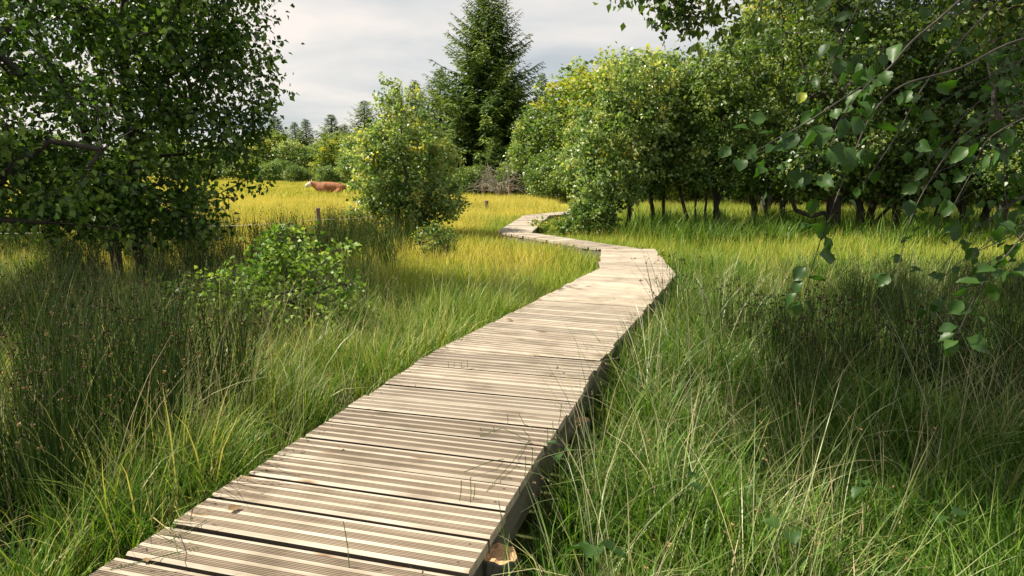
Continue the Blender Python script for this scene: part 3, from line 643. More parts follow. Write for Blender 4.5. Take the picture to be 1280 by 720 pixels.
# --- spruces
def spruce_mesh(H, Rb, seed, nb=200, tw=.5, z0=.06, pw=.85, rag=.25):
    rng = np.random.default_rng(seed); g = Geo(); gt = Geo()
    zs = np.linspace(0, H, 14); lean = rng.normal(0, .01, 2)*H
    for a, b in zip(zs[:-1], zs[1:]):
        tubes(gt, [[lean[0]*a/H, lean[1]*a/H, a-.1]], [[lean[0]*b/H, lean[1]*b/H, b-.1]], .022*H*(1-a/H)+.02, .022*H*(1-b/H)+.02, 8)
    C = []; D = []; Nn = []; LL = []; WW = []; TT = []; tA = []; tB = []
    for k in range(nb):
        f = z0+(1-z0)*((k+rng.uniform(0, 1))/nb)**1.15; f = min(f, .995); z = H*f
        L = Rb*((1-f)**pw)*rng.uniform(1-rag, 1+rag*.6)+.10*tw; tk = .35+.65*(1-f)**.6; az = k*2.39996+rng.normal(0, .3)
        dh = np.array([math.cos(az), math.sin(az), 0]); sd = np.array([-dh[1], dh[0], 0]); up = -.25+.95*f; npt = 7; pts = []
        for j in range(npt):
            t = j/(npt-1); pts.append(np.array([lean[0]*f, lean[1]*f, z])+dh*L*t+np.array([0, 0, L*(up*t-.25*t*(1-f)*1.2+.22*t**3)]))
        pts = np.array(pts)
        for j in range(npt-1): tA.append(pts[j]); tB.append(pts[j+1])
        m = max(5, int(L/tw*6)); bt = rng.normal(0, .15)
        for q in range(m):
            t = (q+rng.uniform(0, 1))/m; t = .12+.88*t; jj = min(int(t*(npt-1)), npt-2); ff = t*(npt-1)-jj; c = pts[jj]*(1-ff)+pts[jj+1]*ff
            for s in (-1, 1):
                l = tw*tk*(1.15-.75*t)*rng.uniform(.6, 1.3); dd = dh*rng.uniform(.4, .9)+sd*s*rng.uniform(.5, 1.1)+np.array([0, 0, rng.uniform(-.55, .05)]); dd /= np.linalg.norm(dd)
                for h in range(2):
                    C.append(c+dd*l*.5*h+rng.normal(0, .02, 3)); D.append(dd+rng.normal(0, .25, 3)); Nn.append(rng.normal(0, .4, 3)+[0, 0, 1]); LL.append(l*.75); WW.append(l*.30); TT.append(.35+bt+rng.normal(0, .15)+.25*t)
    leaves(g, np.array(C), np.array(D), norm(np.array(Nn)), np.array(LL), np.array(WW), np.clip(TT, 0, 1), 0, .15)
    tubes(gt, np.array(tA), np.array(tB), .012+.002*H*.3, .01, 3)
    return g.mesh('crown', [M['needle']]), gt.mesh('trunk', [M['bark_dark']], True)
def place_spruce(px, ytop, y, meshes, Hm, label, group='spruces of the forest edge', wid=1.0, rz=None):
    zt = CZ+(HOR-ytop)/F*y; s = zt/Hm
    r = ob('spruce_tree', None, loc=(gx(px, y, zt*.5), y, 0), label=label, cat='spruce', group=group); r.scale = (s*wid, s*wid, s); r.rotation_euler[2] = random.uniform(0, 6) if rz is None else rz
    ob('crown', meshes[0], r); ob('trunk', meshes[1], r); return r
big = spruce_mesh(12, 4.7, 5, 420, .72, .04, .74, .3)
place_spruce(609, -1, 42, big, 12, 'tallest spruce, broad and dark, towering over the middle of the forest edge', wid=1.15, rz=1)
spA = spruce_mesh(12, 4.6, 6, 170, .95, .05, .95, .35); spB = spruce_mesh(12, 3.9, 8, 150, .95, .05, 1.0, .35); spC = spruce_mesh(12, 5.0, 9, 180, .9, .05, .85, .4)
for (px, yt, y, ms, wd, lab) in [
    (343, 148, 92, spA, 1.7, 'leftmost spruce of the far treeline, blunt ragged top'),
    (372, 155, 95, spB, 1.6, 'shorter left one of the close pair of far spruces'),
    (384, 151, 93, spB, 1.6, 'slightly taller right one of the close pair of far spruces'),
    (418, 146, 85, spA, 1.7, 'pointed spruce right of the paired spruces above the cow'),
    (434, 158, 88, spB, 1.8, 'small spruce just right of the pointed one above the cow'),
    (457, 130, 70, spC, 1.4, 'spruce peeping out left of the young birch top'),
    (497, 112, 56, spA, 1.2, 'spruce directly behind the young birch top'),
    (523, 106, 54, spB, 1.3, 'slim spruce between the young birch top and the pair beside the tallest spruce'),
    (550, 93, 48, spC, 1.15, 'spruce standing against the left side of the tallest spruce'),
    (572, 150, 40, spC, 1.35, 'low wide spruce at the left foot of the tallest spruce'),
    (642, 105, 44, spC, 1.1, 'spruce standing against the right side of the tallest spruce'),
    (680, 98, 62, spB, 1.1, 'narrow spruce seen in the gap right of the tallest spruce'),
    (618, 172, 38, spC, 1.5, 'spreading low spruce with horizontal boughs at the foot of the tallest spruce'),
    (710, 110, 60, spA, 1.1, 'spruce half hidden behind the round green trees')]:
    place_spruce(px, yt, y, ms, 12, lab, wid=wd)

# --- background broadleaf prototypes
def proto(seed, lobes, ncl, nleaf, ls, mat, H, crad=.5, zmin=.3, bark='bark_grey', ty=.15, flat=.8):
    t = make_tree('broadleaf_tree', (0, 0, 0), 'x', 'tree', [[(0, 0, -.1), (.1, 0, H*.3), (0, .1, H*.6), (.1, 0, H*.85)]], lobes, ncl, nleaf, ls, M[mat], M[bark], seed, crad=crad, base_r=H*.02, tip_r=.02, zmin=zmin, droop=.25, step=.6, tone_c=.22, top_yellow=ty, inner=.4, twigs=False, flat=flat)
    return t
PR = [proto(101, [(0, 0, 2.5, 2.6, 2.4, 1.9), (.2, 0, 4.6, 2.2, 2.0, 1.7), (-.8, .2, 5.6, 1.3, 1.3, 1.1), (1.2, 0, 3.4, 1.6, 1.5, 1.3)], 330, 42, .20, 'leaf_mid', 7),
      proto(102, [(0, 0, 2.2, 2.3, 2.2, 1.7), (-.3, 0, 4.3, 2.0, 1.9, 1.8), (.5, 0, 5.8, 1.3, 1.3, 1.1)], 330, 42, .20, 'leaf_yellow', 7),
      proto(103, [(0, 0, 1.6, 2.6, 2.4, 1.5), (.9, 0, 2.9, 1.5, 1.5, 1.1), (-.9, 0, 2.6, 1.4, 1.4, 1.2)], 260, 42, .18, 'leaf_mid', 4, zmin=.1),
      proto(104, [(0, 0, 3.0, 2.2, 2.0, 2.4), (.1, 0, 5.6, 1.7, 1.6, 1.4)], 330, 42, .20, 'leaf_birch', 7.2)]
PH = [6.9, 7.0, 4.0, 7.1]; used = [False]*4
def place_broad(i, px, ytop, y, label, wid=1.0, group='broadleaf trees of the forest edge', dy=0):
    zt = CZ+(HOR-ytop)/F*y; s = zt/PH[i]; loc = (gx(px, y, zt*.5), y, 0); sc_ = (s*wid, s*wid, s); rz = random.uniform(0, 6.28)
    if not used[i]:
        used[i] = True; o = PR[i]; o.location = loc; o.scale = sc_; o.rotation_euler[2] = rz; o['label'] = label; o['group'] = group; return o
    return copy_thing(PR[i], loc, rz, sc_, label, group)
for (i, px, yt, y, wd, lab) in [
    (1, 336, 163, 82, 1.7, 'yellowish round tree below the leftmost far spruce'),
    (2, 345, 200, 74, 1.5, 'low pale green bush at the foot of the far treeline, leftmost'),
    (3, 366, 178, 80, 1.7, 'rounded green tree below the pair of far spruces'),
    (2, 372, 206, 72, 1.2, 'low dark bush below the pair of far spruces'),
    (0, 398, 180, 80, 1.7, 'dark green tree just behind the cow'),
    (1, 424, 166, 76, 1.7, 'light yellow green tree behind the rear of the cow'),
    (3, 448, 168, 62, 1.3, 'pale tree hugging the left side of the young birch'),
    (2, 420, 207, 66, 1.6, 'low bush right behind the cow'),
    (0, 478, 160, 52, 1.3, 'tree hidden behind the left half of the young birch'),
    (0, 540, 160, 44, 1.2, 'tree behind the right half of the young birch'),
    (2, 590, 205, 37, 1.0, 'dark bush under the left boughs of the tallest spruce'),
    (2, 648, 200, 36, .9, 'bush behind the dead grey brushwood'),
    (3, 665, 150, 37, 1.1, 'light tree between the tallest spruce and the big round tree'),
    (0, 697, 128, 36, 1.35, 'big round green tree left of the birches'),
    (2, 700, 190, 33, 1.1, 'low bush at the foot of the big round tree'),
    (1, 735, 80, 38, 1.2, 'tall yellow green tree rising behind the left birch'),
    (3, 728, 150, 31, .9, 'rounded tree touching the left side of the birches'),
    (1, 778, 68, 34, 1.2, 'highest yellow tinted tree behind the birches'),
    (0, 835, 90, 30, 1.2, 'green tree filling the gap behind the right birch'),
    (1, 880, 95, 28, 1.1, 'tree behind the top of the fanned stems'),
    (2, 800, 215, 29, 1.3, 'dark hedge-like bush at the meadow edge behind the birches'),
    (2, 870, 212, 28.5, 1.3, 'dark bush at the meadow edge behind the fanned stems'),
    (0, 930, 120, 27, 1.2, 'shaded tree at the meadow edge left of the grove'),
    (2, 940, 205, 27, 1.4, 'dark bush at the meadow edge behind the left trunks of the grove'),
    (3, 990, 60, 27, 1.2, 'tree behind the gap between the left and stout trunks of the grove'),
    (2, 1010, 205, 26, 1.5, 'dark bush behind the stout trunk of the grove'),
    (0, 1050, 40, 26, 1.2, 'tall tree behind the forked trunk of the grove'),
    (2, 1085, 205, 25.5, 1.5, 'dark bush behind the forked trunk of the grove'),
    (1, 1120, 60, 26, 1.2, 'lit tree showing through the grove above the crowded stems'),
    (2, 1160, 205, 25, 1.5, 'dark bush behind the crowded stems of the grove'),
    (0, 1185, 30, 25, 1.2, 'tree behind the right part of the grove'),
    (2, 1235, 205, 24, 1.6, 'dark bush behind the shaded right trees'),
    (0, 1260, 20, 24, 1.3, 'tall tree behind the right end of the grove'),
    (2, 1310, 200, 23, 1.6, 'dark bush outside the right end of the grove'),
    (0, 300, 175, 84, 1.5, 'tree of the far treeline beside the edge of the dark leafy crown'),
    (1, 262, 178, 86, 1.5, 'tree of the far treeline glimpsed through the right of the dark leafy crown'),
    (3, 215, 172, 88, 1.5, 'tree of the far treeline glimpsed through the middle of the dark leafy crown'),
    (0, 165, 170, 88, 1.5, 'tree of the far treeline behind the left half of the dark leafy crown'),
    (2, 110, 190, 86, 2.2, 'low tree of the far treeline glimpsed at the left'),
    (0, 60, 165, 86, 1.5, 'tree of the far treeline near the left edge'),
    (3, 10, 165, 86, 1.5, 'tree of the far treeline at the left edge')]:
    place_broad(i, px, yt, y, lab, wd)
# dead brushwood
def dead_bush(px, y, h, label):
    rng = np.random.default_rng(3); root = ob('dead_bush', None, loc=(gx(px, y), y, 0), label=label, cat='dead bush'); A = []; B = []; ra = []
    for k in range(90):
        az = rng.uniform(0, 6.28); q = np.array([0, 0, .2]); d = np.array([math.cos(az)*.7, math.sin(az)*.7, rng.uniform(.5, 1.3)]); d /= np.linalg.norm(d)
        for j in range(6):
            q2 = q+d*h*.2+rng.normal(0, .05, 3); A.append(q); B.append(q2); ra.append(.02*(1-j/8)); q = q2; d = norm(d+rng.normal(0, .2, 3)+[0, 0, -.14])
            if j > 1: 
                for _ in range(2): A.append(q); B.append(q+norm(d+rng.normal(0, .6, 3))*h*.2); ra.append(.008)
    g = Geo(); tubes(g, A, B, np.array(ra), np.array(ra)*.7, 3, rng.uniform(0, 1)); ob('branches', g.mesh('branches', [M['dead']]), root)
dead_bush(626, 35.2, 1.35, 'dead leafless grey bush at the foot of the tallest spruce')

# ------------------------------------------------------------------ shrubs
def shrub(loc, label, lobes, ncl, nleaf, ls, mat, seed, crad=.12, name='leafy_shrub', **k):
    rr = random.Random(seed); st = [[(rr.uniform(-.15, .15), rr.uniform(-.1, .1), -.05), (rr.uniform(-.4, .4), rr.uniform(-.2, .2), .35), (rr.uniform(-.8, .8), rr.uniform(-.3, .3), .6)] for _ in range(6)]
    return make_tree(name, loc, label, 'shrub', st, lobes, ncl, nleaf, ls, M[mat], M['bark_dark'], seed, crad=crad, base_r=.016, tip_r=.0025, zmin=.1, step=.12, parent_name='stem', droop=.1, sag=.1, **k)
shrub((-1.88, 5.75, 0), 'bright leafy shrub with toothed light green leaves among the rushes left of the boardwalk',
      [(0, 0, .45, .55, .5, .3), (.32, 0, .72, .3, .3, .28), (-.38, 0, .5, .35, .35, .22), (-.05, .1, .8, .2, .2, .2, .03), (.5, -.2, .4, .25, .25, .2)], 190, 15, .048, 'leaf_shrub', 71, crad=.13)
shrub((-2.65, 6.0, 0), 'lower trailing left part shrub of small pale leaves beside the bright leafy shrub',
      [(0, 0, .42, .5, .4, .18), (-.5, 0, .38, .3, .3, .12)], 70, 13, .045, 'leaf_shrub', 72, crad=.12)
shrub((gx(735, 14.3), 14.3, 0), 'dark low bush under the left birch at the bend of the boardwalk', [(0, 0, .45, .55, .5, .45)], 130, 26, .07, 'leaf_mid', 73, crad=.14)
shrub((gx(685, 15.2), 15.2, 0), 'small yellowish herb clump between the two far stretches of boardwalk', [(0, 0, .2, .5, .4, .2)], 80, 16, .06, 'leaf_yellow', 74, crad=.12)
shrub((gx(715, 14.6), 14.6, 0), 'ragged yellow green herb clump left of the dark low bush', [(0, 0, .22, .45, .35, .25)], 80, 16, .06, 'leaf_yellow', 75, crad=.12)
shrub((gx(545, 10.9), 10.9, 0), 'small bush low in the grass in front of the young birch', [(0, 0, .4, .3, .3, .25)], 50, 16, .05, 'leaf_mid', 76, crad=.1)
# bright green tuft
g = Geo(); C = blades(g, 220, .16, .3, .62, .011, .22, .5, 4, .1, .7, 0)
ob('iris_tuft', g.mesh('iris_tuft', [M['grass_lush']]), loc=(gx(556, 11.2), 11.2, 0), label='vivid green tuft of upright blades in the golden meadow in front of the young birch', cat='grass tuft')
# individual rush clumps
def rush_clump(x, y, s, label, n=110, seed=0, sp=.14, lean=.16):
    g = Geo(); C = blades(g, n, sp, .6, 1.1, .0072, lean, .2, 5, 0, .8, 0, tip=.18); g2 = Geo(); seedheads(g2, C, .012, 0, .6, .78, .92, (0, .8), 4)
    r = ob('rush_clump', None, loc=(x, y, 0), label=label, cat='rush clump', group='rush clumps by the boardwalk'); r.scale = (s, s, s)
    ob('stems', g.mesh('stems', [M['rush_dark']]), r); ob('seed_heads', g2.mesh('seed_heads', [M['seed_dark']]), r, kind='stuff')
rush_clump(1.50, 6.0, .95, 'wispy rush clump whose dark stems cross in front of the bend in the planks', 34, sp=.12, lean=.32)
c = at(812, 412, 0); rush_clump(c[0]+.12, c[1]-.1, .9, 'sparse rush clump leaning over the right edge of the planks before the bend', 26, sp=.1, lean=.25)
c = at(1010, 500, 0); rush_clump(c[0], c[1], .85, 'tallest dark rush clump in the grass at the right, below the lone hanging leaves', 290, sp=.3)
c = at(920, 460, 0); rush_clump(c[0], c[1], .78, 'rush clump between the planks and the tallest dark rush clump', 170, sp=.24)
c = at(1130, 520, 0); rush_clump(c[0], c[1], .8, 'shaded rush clump right of the tallest dark rush clump', 190, sp=.26)

# ------------------------------------------------------------------ stems poking through the planks, fallen bits
def deck_stems():
    g = Geo()
    for (px, py, h, lean) in [(573, 632, .10, .1), (587, 634, .11, .03), (590, 630, .08, .12), (437, 716, .17, -.06), (633, 700, .2, -.1), (560, 462, .05, 0), (566, 464, .06, .12), (575, 463, .05, .15), (583, 464, .07, .1),
                          (519, 487, .03, 0), (634, 535, .07, 0), (600, 544, .04, 0), (617, 546, .05, 0), (655, 600, .1, .05), (662, 596, .12, .08), (683, 560, .09, .04), (690, 550, .09, .02), (697, 535, .12, .12), (487, 485, .03, 0), (137, 712, .05, 0), (665, 552, .06, -.6)]:
        a = np.array(at(px, py, DZ-.02)); b = a+[lean*h*1.2, 0, h]; m = (a+b)/2+[.004, 0, 0]
        tubes(g, [a, m], [m, b], .0016, .0013, 4, .7)
    for (p1, p2, p3) in [((665, 553, .0), (628, 535, .05), (600, 545, .0)), ((662, 550, .0), (640, 578, .015), (608, 614, .002)), ((580, 590, .02), (612, 577, .03), (630, 574, .0)), ((648, 516, .004), (655, 530, .004), (665, 534, .004)), ((209, 648, .05), (217, 670, .05), (224, 698, .02)), ((137, 712, .004), (200, 696, .004), (248, 684, .004)), ((210, 677, .004), (235, 664, .004), (258, 650, .004))]:
        q = [np.array(at(u, v, DZ+z)) for (u, v, z) in (p1, p2, p3)]; tubes(g, [q[0], q[1]], [q[1], q[2]], .0016, .0014, 4, .5)
    ob('grass_stems', g.mesh('grass_stems', [M['rush']]), label='thin dark grass stems poking up through and lying across the planks', kind='stuff')
deck_stems()

# ------------------------------------------------------------------ foreground twigs with single leaves
def leaf_mesh(seed, curl):
    """ovate pointed leaf 1 unit long along +X: toothed rim, raised side veins, folded along its midrib"""
    rr = random.Random(seed); n = 10; V = []; Fq = []; tw = rr.uniform(-.5, .5)
    hw = [0, .19, .32, .38, .385, .34, .26, .17, .08, 0]
    for k in range(n):
        x = k/(n-1); z = -curl*x*x+.05*math.sin(x*5+seed); wv = hw[k]*(1+rr.uniform(-.05, .05))+(.018 if k % 2 else -.012)*(0 < k < n-1)
        if k in (0, n-1): V.append((x, 0, z)); continue
        c_, s_ = math.cos(tw*x), math.sin(tw*x); vz = .016 if k % 2 else -.010
        for q, (f, h) in enumerate(((-1, .30), (-.5, .10), (0, 0), (.5, .10), (1, .30))):
            yy = f*wv; zz = wv*h+(vz if q in (1, 3) else 0)+(rr.uniform(-.03, .03) if q in (0, 4) else 0); xx = x+(.05*abs(f) if k % 2 else 0)
            V.append((xx, yy*c_-zz*s_, z+yy*s_+zz*c_))
    idx = lambda k: 1+(k-1)*5
    for j in range(4): Fq.append((0, idx(1)+j, idx(1)+j+1))
    for k in range(1, n-2):
        for j in range(4): Fq.append((idx(k)+j, idx(k+1)+j, idx(k+1)+j+1, idx(k)+j+1))
    last = len(V)-1
    for j in range(4): Fq.append((idx(n-2)+j, last, idx(n-2)+j+1))
    # stalk
    b = len(V); V += [(-.32, .008, .03), (-.32, -.008, .03), (-.32, 0, .046), (0, .012, 0), (0, -.012, 0), (0, 0, .018)]
    Fq += [(b, b+1, b+4, b+3), (b+1, b+2, b+5, b+4), (b+2, b, b+3, b+5)]
    me = bpy.data.meshes.new('leaf'); me.from_pydata(V, [], Fq); me.materials.append(M['leaf_fore'])
    a = me.attributes.new('tone', 'FLOAT', 'POINT'); tn = rr.uniform(.0, .6); a.data.foreach_set('value', [tn]*len(V))
    for q in me.polygons: q.use_smooth = True
    return me
LM = [leaf_mesh(k, .05+.09*(k % 4)) for k in range(10)]
yl = leaf_mesh(31, .15)
for d_ in yl.attributes['tone'].data: d_.value = 1.0
def twig_obj(name, pts, r0, r1, parent):
    """smooth tapered twig through the points"""
    q = [Vector(p_) for p_ in pts]; full = []
    for i in range(len(q)-1):
        a = q[max(i-1, 0)]; b = q[i]; c = q[i+1]; d = q[min(i+2, len(q)-1)]
        for j in range(5):
            t = j/5; full.append(.5*((2*b)+(c-a)*t+(2*a-5*b+4*c-d)*t*t+(3*b-a-3*c+d)*t**3))
    full.append(q[-1]); n = len(full); X = np.array([tuple(v) for v in full]); rr = np.linspace(r0*.5, r1*.75, n)
    g = Geo(); tubes(g, X[:-1], X[1:], rr[:-1], rr[1:], 6); o = ob(name, g.mesh(name, [M['bark_dark']], True), parent); return o, full
rr = random.Random(91)
def put_leaf(branch, pos, size, tip=None, me=None):
    size = size*.86
    o = bpy.data.objects.new('leaf', me or LM[rr.randrange(10)]); col.objects.link(o); o.parent = branch
    d = Vector(tip) if tip else Vector((rr.gauss(-.15, .6), rr.gauss(0, .5), rr.gauss(-.6, .45)))
    d.normalize(); upv = Vector((rr.gauss(0, .5), rr.gauss(-.35, .4), rr.gauss(.9, .4))); s = d.cross(upv).normalized(); u = s.cross(d)
    m = Matrix((d, -s, u)).transposed(); o.rotation_euler = m.to_euler(); o.scale = (size, size*rr.uniform(.85, 1.05), size)
    o.location = Vector(pos)+d*size*.3
    return o
INV = -ovh.location
def fbranch(pts, r0, r1, nl, size, t0=.25, jit=.02):
    ch = [P(*q)+INV for q in pts]; b, full = twig_obj('branch', ch, r0, r1, ovh)
    for k in range(nl):
        t = t0+(1-t0)*(k+rr.random())/nl; i = min(int(t*(len(full)-1)), len(full)-2); p0 = full[i]+(full[i+1]-full[i])*rr.random()
        put_leaf(b, p0+Vector((rr.gauss(0, jit), rr.gauss(0, jit), rr.gauss(0, jit))), size*rr.uniform(.7, 1.15))
    return b
b1 = fbranch([(1360, -150, 2.3), (1200, 0, 2.05), (1140, 52, 1.95), (1108, 88, 1.9), (1062, 118, 1.85), (1005, 155, 1.8), (960, 180, 1.78), (922, 208, 1.75)], .008, .0015, 22, .066, .35)
b2 = fbranch([(1420, 20, 2.4), (1280, 48, 2.2), (1200, 85, 2.05), (1130, 106, 1.95), (1092, 140, 1.9), (1066, 195, 1.85), (1040, 262, 1.8), (1020, 318, 1.78), (1004, 378, 1.76)], .008, .0013, 14, .062, .25)
b3 = fbranch([(1108, 88, 1.9), (1085, 105, 1.85), (1050, 150, 1.8), (1035, 190, 1.78), (1010, 210, 1.75)], .004, .0012, 17, .068, .1, .03)
b4 = fbranch([(1400, 60, 2.7), (1300, 120, 2.5), (1210, 165, 2.3), (1160, 230, 2.2), (1135, 285, 2.15), (1118, 360, 2.1)], .007, .0012, 12, .06, .15)
b5 = fbranch([(1400, 220, 1.9), (1300, 275, 1.75), (1262, 315, 1.7), (1232, 348, 1.68), (1205, 400, 1.66), (1192, 432, 1.65)], .006, .0012, 15, .06, .25)
b6 = fbranch([(1330, -80, 2.6), (1230, 20, 2.4), (1160, 100, 2.3), (1120, 170, 2.2), (1080, 230, 2.15)], .007, .0013, 20, .062, .2, .04)
b7 = fbranch([(1150, -140, 2.4), (1090, -30, 2.25), (1062, 30, 2.2), (1040, 75, 2.15), (1020, 110, 2.1)], .006, .0013, 16, .062, .3, .035)
b8 = fbranch([(1420, 120, 3.2), (1290, 90, 3.0), (1220, 130, 2.9), (1170, 190, 2.8), (1130, 240, 2.7)], .008, .0015, 26, .066, .1, .06)
b9 = fbranch([(1420, -60, 3.2), (1260, -20, 3.0), (1180, 30, 2.9), (1110, 60, 2.8), (1060, 60, 2.7)], .008, .0015, 28, .066, .1, .06)
b10 = fbranch([(1320, 130, 2.1), (1240, 170, 2.0), (1215, 215, 2.0), (1190, 260, 2.0)], .005, .0013, 10, .06, .1, .03)
b11 = fbranch([(1000, -120, 3.3), (960, -20, 3.1), (935, 30, 3.0), (905, 70, 3.0)], .006, .0013, 4, .06, .3, .03)
for q_ in range(18):
    u0 = 1330+rr.uniform(0, 60); v0 = -60+q_*21; dd_ = rr.uniform(2.3, 3.5); sx = rr.uniform(120, 260); sy = rr.uniform(40, 130)
    fbranch([(u0, v0-30, dd_+.3), (u0-sx*.4, v0+sy*.15, dd_+.1), (u0-sx*.75, v0+sy*.5, dd_), (u0-sx, v0+sy, dd_-.1)], .006, .0013, 15, .064, .1, .06)
b12 = fbranch([(1340, 60, 2.8), (1270, 150, 2.6), (1255, 220, 2.6), (1262, 270, 2.6)], .007, .0013, 18, .065, .1, .05)
# the leaves that stand out one by one
for (b, px, py, dep, sz, tip) in [(b1, 918, 178, 1.76, .05, (-.6, 0, -.6)), (b1, 945, 165, 1.77, .06, (-.9, -.2, .2)), (b1, 965, 150, 1.77, .055, (-.9, 0, .1)), (b1, 975, 190, 1.77, .062, (.15, .1, -1)), (b1, 958, 232, 1.76, .05, (-.1, .1, -1)),
                             (b3, 1000, 165, 1.78, .07, (-.9, -.2, -.35)), (b3, 1012, 205, 1.78, .06, (-.2, .1, -1)), (b3, 1030, 165, 1.78, .07, (-.8, -.3, -.4)), (b3, 1058, 140, 1.8, .07, (-.3, -.3, -.9)), (b3, 1085, 155, 1.82, .07, (.9, -.2, -.2)),
                             (b2, 1020, 240, 1.8, .06, (-.1, .1, -1)), (b2, 1030, 268, 1.8, .065, (.05, .2, -1)), (b2, 1003, 345, 1.77, .06, (.85, .1, -.15)), (b2, 1008, 345, 1.77, .055, (-.5, 0, -.7)), (b2, 1002, 372, 1.76, .05, (.5, .1, -.6)), (b2, 1000, 370, 1.76, .05, (-.1, .1, -1)),
                             (b5, 1250, 330, 1.69, .065, (-.8, -.2, -.2)), (b5, 1240, 345, 1.69, .06, (.2, 0, -.9)), (b5, 1218, 375, 1.68, .05, (-.7, 0, -.6)), (b5, 1200, 415, 1.66, .05, (-.8, 0, -.3)), (b5, 1275, 300, 1.7, .07, (-.6, -.2, .5))]:
    put_leaf(b, P(px, py, dep)+INV, sz, tip)
put_leaf(b1, P(1012, 112, 1.86)+INV, .04, (-.6, .1, -.7), yl)['label'] = 'single yellow leaf'

# ------------------------------------------------------------------ small plants right of deck
g = Geo(); 
def dock(px, py, z, s, tip, lab):
    c = at(px, py, z); r = ob('broadleaf_weed', None, loc=(c[0], c[1], 0), label=lab, cat='plant')
    rg_ = random.Random(px)
    for k in range(3):
        o = bpy.data.objects.new('leaf', LM[(px+k) % 10]); col.objects.link(o); o.parent = r; a = tip+k*2.1
        o.location = (math.cos(a)*.02, math.sin(a)*.02, z+rg_.uniform(-.02, .02)); o.rotation_euler = (rg_.uniform(-.3, .3), rg_.uniform(-.2, .3), a); o.scale = (s, s, s)
    gg = Geo(); tubes(gg, [[0, 0, 0]], [[0, 0, z]], .004, .003, 5); ob('stem', gg.mesh('stem', [M['grass_lush']]), r)
dock(742, 682, .36, .10, .2, 'single broad pale leaf weed low in the grass right of the log post')
dock(1085, 610, .36, .07, 1.5, 'small heart leaved weed in the shaded grass at the lower right')
dock(985, 660, .36, .07, 2.5, 'small broad leaved weed between the arching stalks near the bottom')

for (px, py, z, s_, t_, lab) in [(700, 560, .3, .055, .4, 'small round leaved weed at the foot of the side beam'), (860, 600, .36, .06, 3.0, 'broad leaved seedling in the open grass right of the near planks'), (1180, 640, .38, .065, 4.0, 'broad leaved weed in the dark lower right corner')]:
    dock(px, py, z, s_, t_, lab)
# fallen leaves on planks
bl = leaf_mesh(40, .3)
bl.materials.clear(); bl.materials.append(M['seed'])
for (px, py, s, rz, lab) in [(425, 560, .022, 1.6, 'small dry leaf scrap lying halfway along the near planks'), (640, 400, .05, 2.6, 'dry leaf lying near the middle of the boardwalk'), (285, 638, .045, .6, 'curled brown dead leaf lying on a near plank'), (184, 703, .03, 2.2, 'tiny dark curled leaf on the nearest planks at the bottom left')]:
    c = at(px, py, DZ+.008); o = ob('dead_leaf', bl, loc=c, label=lab, cat='leaf'); o.rotation_euler = (.2, -.3, rz); o.scale = (s, s, s)

# ------------------------------------------------------------------ fence
def fence():
    pts = [(gx(-60, 9.6), 9.6), (gx(190, 10.9), 10.9), (gx(400, 12.2), 12.2), (gx(500, 14.6), 14.6)]
    r = ob('pasture_fence', None, loc=(pts[2][0], pts[2][1], 0), label='low pasture fence of old posts and white tape behind the rushes', cat='fence'); off = np.array([pts[2][0], pts[2][1], 0])
    m = None
    for k, (x, y) in enumerate(pts):
        me = log_mesh(.038, .95, 200+k); me.name = 'post'; me.materials[0] = M['post_wood']; me.materials[1] = M['post_wood']; o = ob('post', me, r, loc=(x-off[0], y-off[1], .84)); o.rotation_euler = (random.uniform(-.05, .05), random.uniform(-.05, .05), k)
    g = Geo()
    for (x0_, y0_), (x1_, y1_) in zip(pts[:-1], pts[1:]):
        n = 8; A = np.array([[x0_+(x1_-x0_)*i/n, y0_+(y1_-y0_)*i/n-.055, .64-.05*math.sin(math.pi*i/n)] for i in range(n+1)])-off
        tubes(g, A[:-1], A[1:], .003, .003, 4)
    ob('tape', g.mesh('tape', [M['tape']]), r)
fence()
def small_post(px, y, h, rad, label, tp=.5):
    me = log_mesh(rad, h, int(px)); me.name = 'post'; me.materials[0] = M['post_wood']; me.materials[1] = M['cut']
    o = ob('wooden_post', me, loc=(gx(px, y), y, h), label=label, cat='post', group='short posts standing in the far meadow'); return o
small_post(608, 24, .46, .07, 'short dark post in the golden grass left of the far boardwalk')
small_post(637, 34, .75, .07, 'pale short post at the forest edge below the dead bush')
small_post(604, 35, .75, .07, 'pale short post at the forest edge left of the dead bush')
small_post(669, 35, .55, .16, 'old broken stump at the foot of the big round tree')

